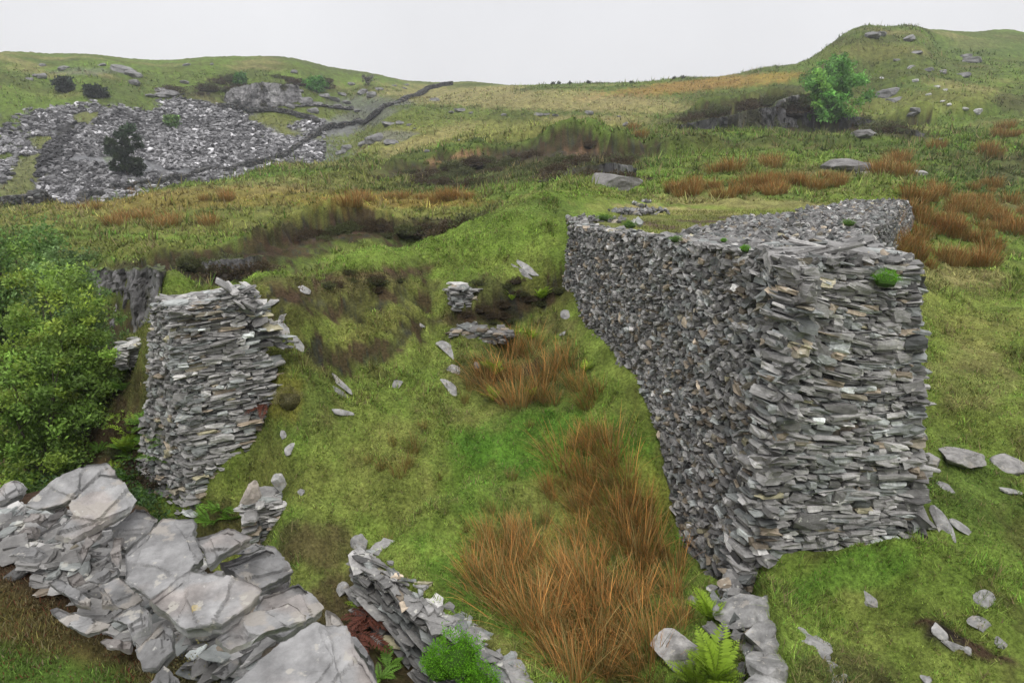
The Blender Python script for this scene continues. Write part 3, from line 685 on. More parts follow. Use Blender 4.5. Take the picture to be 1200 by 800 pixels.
# ------------------------------------------------------------------ irregular boulders
def icos(sub=3):
    import bmesh
    bm = bmesh.new(); bmesh.ops.create_icosphere(bm, subdivisions=sub, radius=1)
    v = np.array([p.co[:] for p in bm.verts]); f = np.array([[q_.index for q_ in p.verts] for p in bm.faces]); bm.free(); return v, f
ICO3, ICO4 = icos(3), icos(4)
def rock_shape(seed, dims, facets=9, sub=4, rough=.05):
    g = np.random.default_rng(seed)
    v, f = (ICO4 if sub == 4 else ICO3)
    v = v.copy()*1.25
    for k in range(facets):       # cut by random planes -> angular broken stone
        n = unit(g.normal(0, 1, 3)); d = g.uniform(.62, .95)
        s = v@n; v = v-np.maximum(s-d, 0)[:, None]*n
    for k in range(3):
        n = unit(g.normal(0, .25, 3)+V3(0, 0, 1)*(1 if k < 2 else -1)); d = g.uniform(.6, .85)
        s = v@n; v = v-np.maximum(s-d, 0)[:, None]*n
    nz = fbm(v[:, 0]*2+seed, v[:, 1]*2, v[:, 2]*4, 4, seed % 97)
    v = v*(1+rough*nz[:, None])+rough*.8*np.round(fbm(v[:, 0]*1.5, v[:, 1]*1.5+seed, v[:, 2]*2.5, 3, 5)*3)[:, None]/3*unit(v)
    return v*np.array(dims), f
def rock(name, label, p, dims, seed, base=.26, rz=0, tilt=(0, 0), group=None, cat='rock', facets=9, sub=3, mat=None, tint=V3(1.0, .98, .95), link=True):
    v, f = rock_shape(seed, dims, facets, sub)
    nz = fbm(v[:, 0]*5/max(dims), v[:, 1]*5/max(dims), v[:, 2]*5/max(dims), 3, 3)
    c = base*(1+.25*nz[:, None])*tint
    o = mesh(name, v, f, c, False, mat or M_slab)
    o.location = [float(a) for a in p]; o.rotation_euler = (tilt[0], tilt[1], rz)
    return tag(o, label, cat, group)

# boulder wall running from the foot of the big wall toward the viewer
bw = empty('boulder_wall', (2.75, 6.3, -5.3))
tag(bw, 'rough low wall of big pale boulders running toward the viewer from the corner of the high wall', 'stone wall')
SPOTS = [(878,712,7.0,.34,.22,.15,.24,.1),(905,722,6.75,.30,.28,.22,.28,.6),(930,752,6.35,.32,.24,.19,.30,-.3),(900,745,6.45,.22,.2,.22,.25,.2),(915,782,6.0,.30,.28,.2,.28,-.5),(955,790,5.9,.24,.22,.14,.25,.4),(905,812,5.5,.28,.3,.18,.34,.2),
         (868,738,6.85,.16,.16,.2,.16,0),(872,765,6.5,.15,.15,.18,.14,.8),(880,790,6.2,.15,.16,.2,.15,.3),(892,770,6.25,.18,.14,.14,.17,1),(945,772,6.15,.2,.14,.1,.22,.3),(850,715,7.15,.13,.13,.16,.14,.4),(930,835,5.3,.3,.3,.2,.27,.1),(865,812,5.95,.13,.2,.2,.14,.4),(960,830,5.2,.26,.2,.16,.25,.4)]
for k, (px, py, Y, a, b, c, bs, rz) in enumerate(SPOTS):
    d_ = ray(px, py); zt = -4.93-(.32 if k in (7, 8, 9, 10, 14) else 0)-(.1 if k == 12 else 0); Y = zt/d_[2]*d_[1]
    o = rock('boulder', None, W(px, py, Y)-V3(2.75, 6.3, -5.3)-V3(0, 0, c*.25), (a, b, c), 200+k, bs*.8, rz, (random.uniform(-.2, .2), random.uniform(-.2, .2)), sub=4)
    o.parent = bw
    for kk in ('label', 'category'):
        if kk in o: del o[kk]
g = np.random.default_rng(5); n = 260; t = g.random(n); P = np.stack([2.62+g.normal(0, .16, n)-.05*t, 7.1-1.9*t, g.uniform(-5.45, -4.95, n)], 1)
v_, f_, c_ = lying(P-V3(2.75, 6.3, -5.3), g, (.08, .24), (.04, .10), .35, .17, (.5, .9), .16, seed=9)
mesh('packing_stones', v_, f_, c_, False, M_stone, bw)

# ------------------------------------------------------------------ loose stones lying on the turf: px, py, length m, aspect, thickness, yaw, label
LOOSE = [
 (526,410,.62,.24,.07,-.55,'long pale slate lying aslant on the turf, longest one left of the rust clump'),
 (530,434,.30,.5,.06,-.3,'pale triangular slate between the long slate and the oval slate on the turf'),
 (526,453,.33,.4,.06,-.5,'pale oval slate just left of the big rust-brown clump, below the triangular one'),
 (465,451,.20,.7,.06,.1,'small squarish pale stone alone in the middle of the green slope'),
 (557,426,.14,.8,.06,.5,'little white stone touching the left edge of the rust-brown clump'),
 (617,314,.75,.16,.07,-.45,'thin pale plank-like slate near the top of the gully below the crest'),
 (612,318,.45,.2,.06,-.4,'grey slate lying tight against the plank-like slate at the gully top'),
 (663,367,.22,.6,.05,-.8,'flat grey slate beside the foot of the far end of the high wall'),
 (660,391,.13,.6,.05,0,'small white stone on turf near the rush clump and the high wall foot'),
 (494,380,.12,.6,.05,.2,'small pale stone on the slope above the long slate'),
 (400,450,.42,.25,.05,-.25,'upper of the pale thin slates lying left of the middle of the slope'),
 (398,460,.28,.3,.05,0,'short thin slate just under the upper thin slate on the slope'),
 (404,484,.36,.2,.05,.15,'lowest pale thin slate on the slope, lying nearly level'),
 (331,390,.28,.55,.07,1.2,'upright-looking pale block on the turf right of the ruined pillar'),
 (309,388,.32,.35,.06,-.7,'narrow pale slate beside the shoulder of the ruined pillar'),
 (350,404,.30,.35,.06,-.6,'pale slate on the bank, furthest right of the group by the ruined pillar'),
 (315,380,.24,.4,.05,1.0,'small slate leaning near the ruined pillar shoulder'),
 (357,339,.20,.7,.07,.3,'pale stone in the brown heathery hollow above the ruined pillar'),
 (319,354,.18,.6,.06,.2,'pale stone at the grass edge just above the ruined pillar'),
 (330,372,.2,.5,.06,.5,'small grey stone on the turf between ruined pillar and brown hollow'),
 (340,524,.18,.7,.07,.3,'white stone on green turf below and right of the ruined pillar'),
 (332,508,.16,.45,.05,1.1,'small narrow slate standing above the white stone near the pillar'),
 (1103,614,.52,.38,.08,1.2,'pale slate leaning at the right foot of the high wall end'),
 (1129,618,.40,.32,.06,-.35,'pale slate lying flat on turf right of the high wall end'),
 (1022,705,.36,.36,.06,-.8,'grey slate alone on the turf in front of the high wall end'),
 (1153,705,.34,.5,.08,.5,'largest pale slate at the brown bare patch lower right'),
 (1148,731,.22,.6,.06,-.3,'small pale slate just below the largest one at the bare patch'),
 (1100,738,.20,.5,.06,-.8,'small slate at the left rim of the bare brown patch'),
 (1117,755,.22,.4,.05,-.3,'thin slate lying below the bare brown patch'),
 (1174,755,.18,.5,.06,1.4,'stubby grey stone near the right border below the bare patch'),
 (1135,762,.10,.6,.04,-.8,'tiny flat pale chip under the thin slate, lower right turf'),
 (1188,576,.42,.3,.06,-.15,'grey slate lying at the right border beside the low boulders'),
 (1110,572,.3,.5,.05,-.4,'dark slate poking from the turf at the right edge of the high wall'),
 (1085,795,.14,.6,.05,.9,'small blue-grey stone at the very bottom of the right turf'),
 (422,637,.20,.8,.12,.3,'brownish lump of stone on the turf above the low crumbling wall'),
 (353,577,.10,.7,.05,.3,'tiny pale stone on the slope right of the leaning slate stack'),
 (746,420,.16,.5,.05,1.2,'small pale slate at the foot of the long rubble face'),
 (464,720,.14,.6,.06,.4,'pale chip wedged on the low crumbling wall'),
 (400,692,.16,.8,.12,.9,'pale stone in the dark hollow left of the low crumbling wall'),
]
for k, (px, py, ln_, asp, th, yw, lab) in enumerate(LOOSE):
    p = hit_(px, py)
    g = np.random.default_rng(300+k)
    ln_ *= (.85 if px > 1000 else 1.12); asp = min(1, asp*1.25); v, f = rock_shape(300+k, (ln_/2, ln_/2*asp, max(th/2, .028)), 8, 3, .06)
    c = g.uniform(.19, .28)*(1+.2*fbm(v[:, 0]*12, v[:, 1]*12, v[:, 2]*12, 3, 4)[:, None])*V3(1, .98, .95)
    o = mesh('loose_slate', v, f, c, False, M_slab)
    o.location = (p[0], p[1], p[2]+th*.12); e2 = .25; nx = -(Hq(p[0]+e2, p[1])-Hq(p[0]-e2, p[1]))[0]/(2*e2); ny = -(Hq(p[0], p[1]+e2)-Hq(p[0], p[1]-e2))[0]/(2*e2)
    from mathutils import Vector, Quaternion
    nq = Vector((0, 0, 1)).rotation_difference(Vector((float(np.clip(nx+g.normal(0, .08), -.9, .9)), float(np.clip(ny-.12+g.normal(0, .08), -.9, .9)), 1)))
    o.rotation_euler = (nq @ Quaternion((0, 0, 1), yw*1.5)).to_euler()
    tag(o, lab, 'stone')
# boulders
BOULD = [
 (715,221,33,.85,.75,.42,-.35,.20,'lone grey boulder sitting on the green crest above the high wall'),
 (790,768,0,.20,.20,.17,.2,.28,'rounded pale boulder among the rushes left of the boulder wall'),
 (1128,540,0,.30,.22,.15,.1,.24,'broad grey boulder heap stone by the right edge of the high wall'),
 (1182,547,0,.24,.18,.11,.4,.24,'flatter boulder at the right border beside the broad one'),
 (1092,543,0,.14,.12,.10,.4,.26,'small boulder touching the right edge of the high wall'),
 (990,200,0,1.1,.8,.42,.1,.17,'wide dark rock breaking the turf above the rushes behind the rubble wedge'),
 (1012,206,0,.5,.4,.2,.3,.27,'pale rock at the right end of the wide dark rock'),
 (1078,205,0,.4,.3,.2,.3,.30,'small pale rock on the turf left of the far rust rush patch'),
 (1010,161,0,.9,.7,.5,.3,.15,'dark outcrop boulder right under the bright tree, lower of its row'),
]
for k, (px, py, Y, a, b, c, rz, bs, lab) in enumerate(BOULD):
    p = hit_(px, py); v, f = rock_shape(400+k, (a, b, c), 9, 4, .06)
    cc = bs*(1+.3*fbm(v[:, 0]*3, v[:, 1]*3, v[:, 2]*3, 3, 4)[:, None])*V3(1.02, .98, .94)
    o = mesh('boulder', v, f, cc, False, M_slab if a < .5 else M_rock); o.location = (p[0], p[1], p[2]+c*.45); o.rotation_euler.z = rz
    tag(o, lab, 'boulder')
# far rocks: clusters on the hills (px, py, width px)
p = CAIRN
rock('upright_stone', 'tall pinkish stone leaning on the small slate stack', p+V3(-.16, .05, .62), (.12, .05, .24), 501, .36, .4, (.15, .55), cat='stone', facets=5, sub=4, tint=V3(1.1, .96, .86))
rock('upright_stone', 'grey pointed stone standing behind the small slate stack', p+V3(.16, .25, .70), (.09, .04, .17), 502, .34, -.2, (.1, -.15), cat='stone', facets=5, sub=4)
FARR = {
 'far grey rock among the boulders scattered over the left skyline slope': [(48,90,10),(50,76,7),(120,76,8),(145,84,20),(155,88,16),(75,80,10),(158,98,12),(190,106,12),(200,110,18),(190,111,12),(175,112,9),(218,76,8),(248,75,4),(345,84,8),(42,88,8),(35,92,6),(215,96,8)],
 'far grey rock among the boulders left of the climbing field wall': [(345,112,14),(358,118,16),(372,122,14),(380,112,10),(390,116,12),(395,124,10),(366,130,12),(340,124,10),(352,106,8),(400,110,9),(405,120,9),(425,108,12),(435,112,14),(445,104,8),(462,100,6),(476,99,5),(418,130,8),(412,98,8)],
 'far grey rock among the boulders on the slope right of the climbing field wall': [(438,164,20),(425,168,12),(460,167,16),(455,146,14),(468,144,10),(480,146,7),(405,174,14),(400,178,12),(510,117,11),(538,129,12),(528,131,6),(552,132,6),(500,177,7),(537,164,6),(632,134,10),(640,134,8),(650,135,7),(590,134,6),(690,132,9),(733,145,8),(752,158,10),(725,136,5),(486,150,4),(474,103,5)],
 'grey rock among the outcrops on the right hill flank': [(1040,112,20),(1048,118,14),(1008,120,10),(1072,128,12),(1068,133,9),(1022,158,12),(1138,72,16),(1132,66,10),(1075,62,10),(1065,46,12),(1020,42,14),(1105,84,9),(1088,82,8),(1128,88,12),(1068,78,7),(1050,70,6),(1030,40,10)],
 'white rock in the scattered row below the right hill': [(1088,110,5),(1107,105,5),(1106,118,5),(1112,122,5),(1130,127,7),(1145,129,10),(1072,94,6),(1098,101,5),(1034,91,4),(1075,158,5),(1100,163,5)],
}
g = np.random.default_rng(88)
RV = [rock_shape(600+k, (.5, .42, .34), 9, 3, .10) for k in range(6)]
RM = []
for k, (v, f) in enumerate(RV):
    c = .22*(1+.4*fbm(v[:, 0]*6, v[:, 1]*6, v[:, 2]*6, 3, 4)[:, None])*V3(1, .98, .97)
    RM.append((v, f, c))
for lab, lst in FARR.items():
    wh = lab.startswith('white')
    prot = []
    for k, (px, py, wpx) in enumerate(lst):
        p = hit_(px, py+1, 20); D = np.hypot(p[0], p[1]); wd = wpx/800*D*1.0
        kk = k % 6
        if kk >= len(prot):
            v, f, c = RM[kk]; o = mesh('field_rock', v, f, c*(1.8 if wh else .85), False, M_far); prot.append(o)
        else:
            o = prot[kk].copy(); COL.objects.link(o)
        s = wd/.95; o.scale = (s, s*.9, s*g.uniform(.7, 1.0)); o.location = (p[0], p[1], p[2]+.06*s); o.rotation_euler = (g.normal(0, .15), g.normal(0, .15), g.uniform(-.6, .6))
        tag(o, lab, 'rock', 'white rocks' if wh else lab.split(' rock')[0]+' rocks '+lab.split('boulders ')[-1].split('outcrops ')[-1])

# ------------------------------------------------------------------ slate tips across the valley: uncountable scree
gs_ = np.random.default_rng(90)
def tip_pts(n, x0, x1, y0, y1, mask):
    out = []
    px = gs_.uniform(x0, x1, n); py = gs_.uniform(y0, y1, n)
    k = mask(px, py); px, py = px[k], py[k]
    d = np.stack([(px-600)/F, CP+(400-py)/F*SP, -SP+(400-py)/F*CP], 1); d /= np.hypot(d[:, 0], d[:, 1])[:, None]
    r = np.exp(np.linspace(math.log(60), math.log(160), 260))
    dz = d[:, 2:3]*r-Hq((d[:, 0:1]*r).ravel(), (d[:, 1:2]*r).ravel()).reshape(len(px), -1)
    idx = np.argmax(dz < 0, 1); rk = r[idx]
    P = d*rk[:, None]; P[:, 2] = Hq(P[:, 0], P[:, 1])
    return P[(idx > 0)], px[idx > 0], py[idx > 0]
def scol(P):
    c = ground_col(P[:, 0], P[:, 1], P[:, 2]); return c
P, px, py = tip_pts(60000, 0, 380, 98, 238, lambda a, b: a > -1)
gc = scol(P); greyness = np.abs(gc[:, 0]-gc[:, 2]) < .03
greyness &= fbm(P[:, 0]*.16, P[:, 1]*.16, P[:, 2]*.4, 4, 23) > -.42
P = P[greyness][:19000]; gc = gc[greyness][:19000]
n = len(P); y = gs_.uniform(0, math.tau, n)
sz = np.exp(gs_.uniform(math.log(.28), math.log(1.15), n))
U = np.stack([np.cos(y), np.sin(y), gs_.normal(0, .35, n)], 1); U = unit(U); Z = unit(np.stack([gs_.normal(.1, .3, n), gs_.normal(-.35, .3, n), np.ones(n)], 1)); Nn = unit(np.cross(Z, U)); Z = np.cross(U, Nn)
b = np.exp(gs_.normal(-1.95, .6, n)+.5*fbm(P[:, 0]*.12, P[:, 1]*.12, P[:, 2]*.3, 3, 9)); b *= np.where(gc.mean(1) < .07, .35, 1); b = np.clip(b, .03, .6)
cols = b[:, None]*V3(1.0, .98, 1.0)
v_, f_, c_ = stones(P+V3(0, 0, .08), np.stack([sz/2, sz/2*gs_.uniform(.4, .9, n), sz/2*gs_.uniform(.12, .4, n)], 1), U, Nn, Z, cols, .15)
tag(mesh('scree', v_, f_, c_, False, M_far), kind='stuff')

# ------------------------------------------------------------------ field walls across the valley
def field_wall(name, label, pts, height, thick, base=.08, seed=1, rmin=50, sz=.55):
    P = np.array([hit_(a, b, rmin) for a, b in pts]); seg = np.linalg.norm(np.diff(P[:, :2], axis=0), axis=1); cum = np.r_[0, np.cumsum(seg)]
    g = np.random.default_rng(seed); L = cum[-1]; c = []; dm = []; U = []
    for lay in range(max(2, int(height/(sz*.45)))):
        s = 0
        while s < L:
            l = g.uniform(.6, 1.4)*sz
            x = np.interp(s+l/2, cum, P[:, 0]); y_ = np.interp(s+l/2, cum, P[:, 1]); k = min(np.searchsorted(cum, s+l/2), len(cum)-1)
            d = unit(P[k, :2]-P[k-1, :2]); hh = sz*.45
            if not (lay*hh > height*(.75+.35*vnoise(s*.12, 0, s=seed))):
                for sd_ in (-1, 1):
                    c.append((x-d[1]*thick/2*sd_+g.normal(0, .05), y_+d[0]*thick/2*sd_, Hq(x, y_)[0]+lay*hh+hh*.4)); dm.append((l/2, thick/2*.9, hh/2*1.15)); U.append((d[0], d[1], g.normal(0, .12)))
            s += l
    c = np.array(c); U = unit(np.array(U)); Z = np.tile(V3(0, 0, 1), (len(c), 1)); Nn = unit(np.cross(Z, U)); Z = np.cross(U, Nn)
    v_, f_, cc_ = stones(c, np.array(dm), U, Nn, Z, slate_cols(len(c), g, base, .45, .05, .0), .16)
    return tag(mesh(name, v_, f_, cc_, False, M_far), label, 'stone wall')
field_wall('field_wall', 'long dark dry stone wall below the slate tips, climbing to the skyline', [(-30,246),(40,240),(100,231),(150,224),(200,213),(240,201),(285,196),(330,187),(355,170),(385,152),(420,142),(445,134),(470,120),(500,106),(520,101),(530,100)], .95, .45, .075, 71, sz=.28)
#field_wall('incline_wall', 'dark stone edging running steeply down the left slate tip', [(130,122),(112,128),(88,148),(64,172),(50,190),(34,208),(10,228)], .9, 1.6, .06, 72, 70, .5)
field_wall('field_wall', 'short dark stone wall at the head of the slate tips under the quarry cliff', [(255,126),(285,128),(310,131),(345,135),(365,140),(372,146)], .8, .7, .08, 73, 70, .4)
field_wall('field_wall', 'tumbled low line of stones under the skyline beside the climbing wall', [(335,122),(360,124),(385,126),(412,128)], .6, .6, .12, 74, 70, .4)

# ------------------------------------------------------------------ rock faces (quarried and natural)
def cliff(name, label, pts, seed, base=.2, depthk=.6, rmin=20, ridge=1.2, dark=.4, back=1.5, foot=0, yoff=0.0):
    """pts: (px, top py, bottom py); a craggy face with its own relief, set into the hillside"""
    n = 160; m = 48; pts = np.array(pts, float)
    t = np.linspace(0, 1, n); px = np.interp(t, np.linspace(0, 1, len(pts)), pts[:, 0]); pt = np.interp(t, np.linspace(0, 1, len(pts)), pts[:, 1]); pb = np.interp(t, np.linspace(0, 1, len(pts)), pts[:, 2])
    bot = np.array([hit_(a, b, rmin) for a, b in zip(px[::8], pb[::8])]); Yb = np.interp(t, t[::8], bot[:, 1])-.2+yoff
    Yb = np.convolve(np.pad(Yb, 8, 'edge'), np.ones(17)/17, 'valid')
    V = np.zeros((m, n, 3))
    for j in range(n):
        B = W(px[j], pb[j], Yb[j]); T = W(px[j], pt[j], Yb[j]+.25*abs(W(px[j], pt[j], Yb[j])[2]-B[2]))
        for_i = np.linspace(-.15-foot, 1, m-8)[:, None]; V[:m-8, j] = B+(T-B)*for_i
        V[m-8:, j] = T+np.linspace(.1, back, 8)[:, None]*V3(0, 1, -.12)
    Hc = np.abs(V[:, :, 2].max()-V[:, :, 2].min()); X = V[:, :, 0].ravel(); Z = V[:, :, 2].ravel()
    s = ridge
    rg_ = np.abs(fbm(X*s*.9, Z*s*.18, o=4, s=seed)); blk = np.round(fbm(X*s*.5, Z*s*.5, o=3, s=seed+3)*4)/4
    off = depthk*(rg_*1.2+blk*.8+.25*fbm(X*s*4, Z*s*2, o=3, s=seed+9))
    V = V.reshape(-1, 3); V[:, 1] -= off-depthk*.4; V[:, 2] += .12*depthk*fbm(X*s*3, Z*s*3, o=2, s=seed+4)
    I, J = np.meshgrid(np.arange(m-1), np.arange(n-1), indexing='ij'); qq = np.stack([I*n+J, I*n+J+1, (I+1)*n+J+1, (I+1)*n+J], -1).reshape(-1, 4)
    tone = base*(1+.5*fbm(X*s*1.3, Z*s*.25, o=4, s=seed+7)); c = tone[:, None]*V3(1, .97, .97)
    mos = sstep(.1, .5, fbm(X*s*.6, Z*s*.6, o=4, s=seed+11)+dark-.4)[:, None]; c = c*(1-mos)+V3(.05, .048, .025)*mos; c[(m-9)*n:] = V3(.07, .085, .03)
    o = mesh(name, V, qq, c, False, M_rock); return tag(o, label, 'rock face')
cliff('quarry_cliff', 'pale vertical quarry rock face high on the left hill under the skyline', [(262,110,118),(272,104,124),(290,99,127),(308,96,128),(316,97,128),(335,98,122),(350,100,116)], 801, .22, 1.0, 80, 1.0, .25, back=.05)
cliff('rock_face', 'grey streaked rock face below the heathery lip behind the leafy trees', [(95,318,352),(125,316,362),(150,315,368),(175,312,362),(192,318,345)], 802, .13, .5, 12, 1.6, .15, back=.15, foot=.3, yoff=.3)
cliff('rock_face', 'thin pale rock band under the heathery lip, left of the grassy crest', [(235,308,320),(262,303,320),(285,302,316),(306,300,310)], 803, .12, .3, 14, 2.0, .3, back=.15, foot=.8, yoff=.2)
cliff('rock_face', 'dark rock face at the foot of the bright green tree on the right hill', [(905,126,147),(915,116,148),(932,112,149),(948,118,149),(955,130,149)], 804, .11, 1.0, 40, .8, .35)
cliff('rock_face', 'long broken dark ledge left of the bright green tree on the right hill', [(795,146,152),(830,140,151),(860,134,150),(885,128,150),(908,124,149)], 815, .06, .9, 40, .8, .55, back=.3)
cliff('rock_face', 'low dark ledge of rock curving right below the bright green tree', [(968,134,148),(985,132,150),(1008,138,151),(1030,146,154),(1060,151,157),(1085,156,160)], 805, .08, .8, 40, .8, .45)
cliff('rock_face', 'rough dark crag above the left end of the ravine lip', [(630,212,222),(650,206,220),(680,196,216),(715,192,212),(745,196,206)], 806, .10, .7, 30, 1.0, .6)

# ------------------------------------------------------------------ foreground slabs: outlines seen from above, laid on their own planes
S7 = 2.9625
def slab(label, outl, z, tk, nrm=(0, 0), seed=1, base=.30, full=False, tint=(1, .985, .975), cat='slate slab', layers=None):
    pts = np.array(outl, float); tk = tk*.62; base = base*.72
    if not full: pts = np.stack([pts[:, 0]/S7, 530+pts[:, 1]/S7], 1)
    cpx = pts.mean(0); d = ray(*cpx); c0 = d*(z/d[2])
    nv = unit(V3(nrm[0], nrm[1], 1.0))
    P = []
    for a in pts:
        d = ray(*a); P.append(d*(np.dot(c0, nv)/np.dot(d, nv)))
    P = np.array(P)
    # local frame on the slab's plane
    ux = unit(np.cross(V3(0, 1, 0), nv)); uy = np.cross(nv, ux)
    Q = np.stack([(P-c0)@ux, (P-c0)@uy], 1)
    if np.sum(Q[:, 0]*np.roll(Q[:, 1], -1)-np.roll(Q[:, 0], -1)*Q[:, 1]) < 0: Q = Q[::-1]
    g = np.random.default_rng(seed)
    # densify outline with chipped edges
    D = []
    for i in range(len(Q)):
        a, b = Q[i], Q[(i+1) % len(Q)]; k = max(2, int(np.linalg.norm(b-a)/.012))
        for t in np.arange(k)/k: D.append(a+(b-a)*t)
    D = np.array(D); n = len(D); cen = D.mean(0)
    ch = .006*fbm(D[:, 0]*14, D[:, 1]*14, o=4, s=seed)+.0015*g.normal(0, 1, n)
    D = D+unit(D-cen)*ch[:, None]
    sz = np.ptp(Q, axis=0).max()
    rings = np.r_[1.0, .99, .975, .955, np.linspace(.93, .04, 40)]; V = []
    cuts = [(unit(g.normal(0, 1, 2)), g.uniform(.18, .42), g.uniform(.006, .014)) for _ in range(4)]
    sz = np.ptp(Q, axis=0).max()
    for k in rings:
        R = cen+(D-cen)*k
        fl = fbm(R[:, 0]*4.5+seed, R[:, 1]*7, o=3, s=seed)
        stepv = np.floor(fl*3.2)/3.2                      # flaked cleavage layers
        edge = sstep(1.0, .93, np.full(n, k))
        cutz = sum(-hh_*sstep(0, .012, (R-cen)@dd_/(sz*.5)-oo_+.10*fbm(R[:, 0]*6+oo_*50, R[:, 1]*6, o=4, s=seed+3)) for dd_, oo_, hh_ in cuts)
        h = .004*stepv+cutz+.003*fbm(R[:, 0]*9, R[:, 1]*16, o=5, s=seed+2)-(0 if k < .99 else 1)*.004*g.random(n)
        V.append(np.c_[R, h])
    layers = layers or max(2, int(tk/.011)); low = []
    for j in range(1, layers+1):
        hz = -tk*j/layers
        off = .007*fbm(D[:, 0]*11+j*7.7, D[:, 1]*11, o=3, s=seed+j)+.0035*g.normal(0, 1)-.012*j/layers
        R = D+unit(D-cen)*off[:, None]
        low.append(np.c_[R, np.full(n, hz+tk/layers*.45)+.002*g.normal(0, 1, n)]); low.append(np.c_[R*1.0, np.full(n, hz)])
    rows = V[::-1]+low; A = np.concatenate(rows)
    A = np.concatenate([A, [[cen[0], cen[1], V[-1][:, 2].mean()]], [[cen[0], cen[1], -tk]]])
    nr = len(rows); I, J = np.meshgrid(np.arange(nr-1), np.arange(n), indexing='ij'); J2 = (J+1) % n
    qq = np.stack([I*n+J, (I+1)*n+J, (I+1)*n+J2, I*n+J2], -1).reshape(-1, 4)
    j = np.arange(n); tr = np.concatenate([np.stack([np.full(n, nr*n), j, (j+1) % n], 1), np.stack([np.full(n, nr*n+1), (nr-1)*n+(j+1) % n, (nr-1)*n+j], 1)])
    wp = A[:, 0:1]*ux+A[:, 1:2]*uy+A[:, 2:3]*nv
    nz = fbm(A[:, 0]*6+seed, A[:, 1]*6, A[:, 2]*40, 4, 7)
    col = base*(1+.22*nz[:, None])*V3(*tint)
    pk = sstep(.15, .6, fbm(A[:, 0]*5+3*seed, A[:, 1]*5, None, 3, 17))[:, None]; col = col*(1-.5*pk)+V3(.33, .28, .25)*.5*pk*(base/.28)
    o = mesh('slate_slab', wp, [qq, tr], col, False, M_slab); o.location = [float(v) for v in c0]
    return tag(o, label, cat)
ZT = -1.42
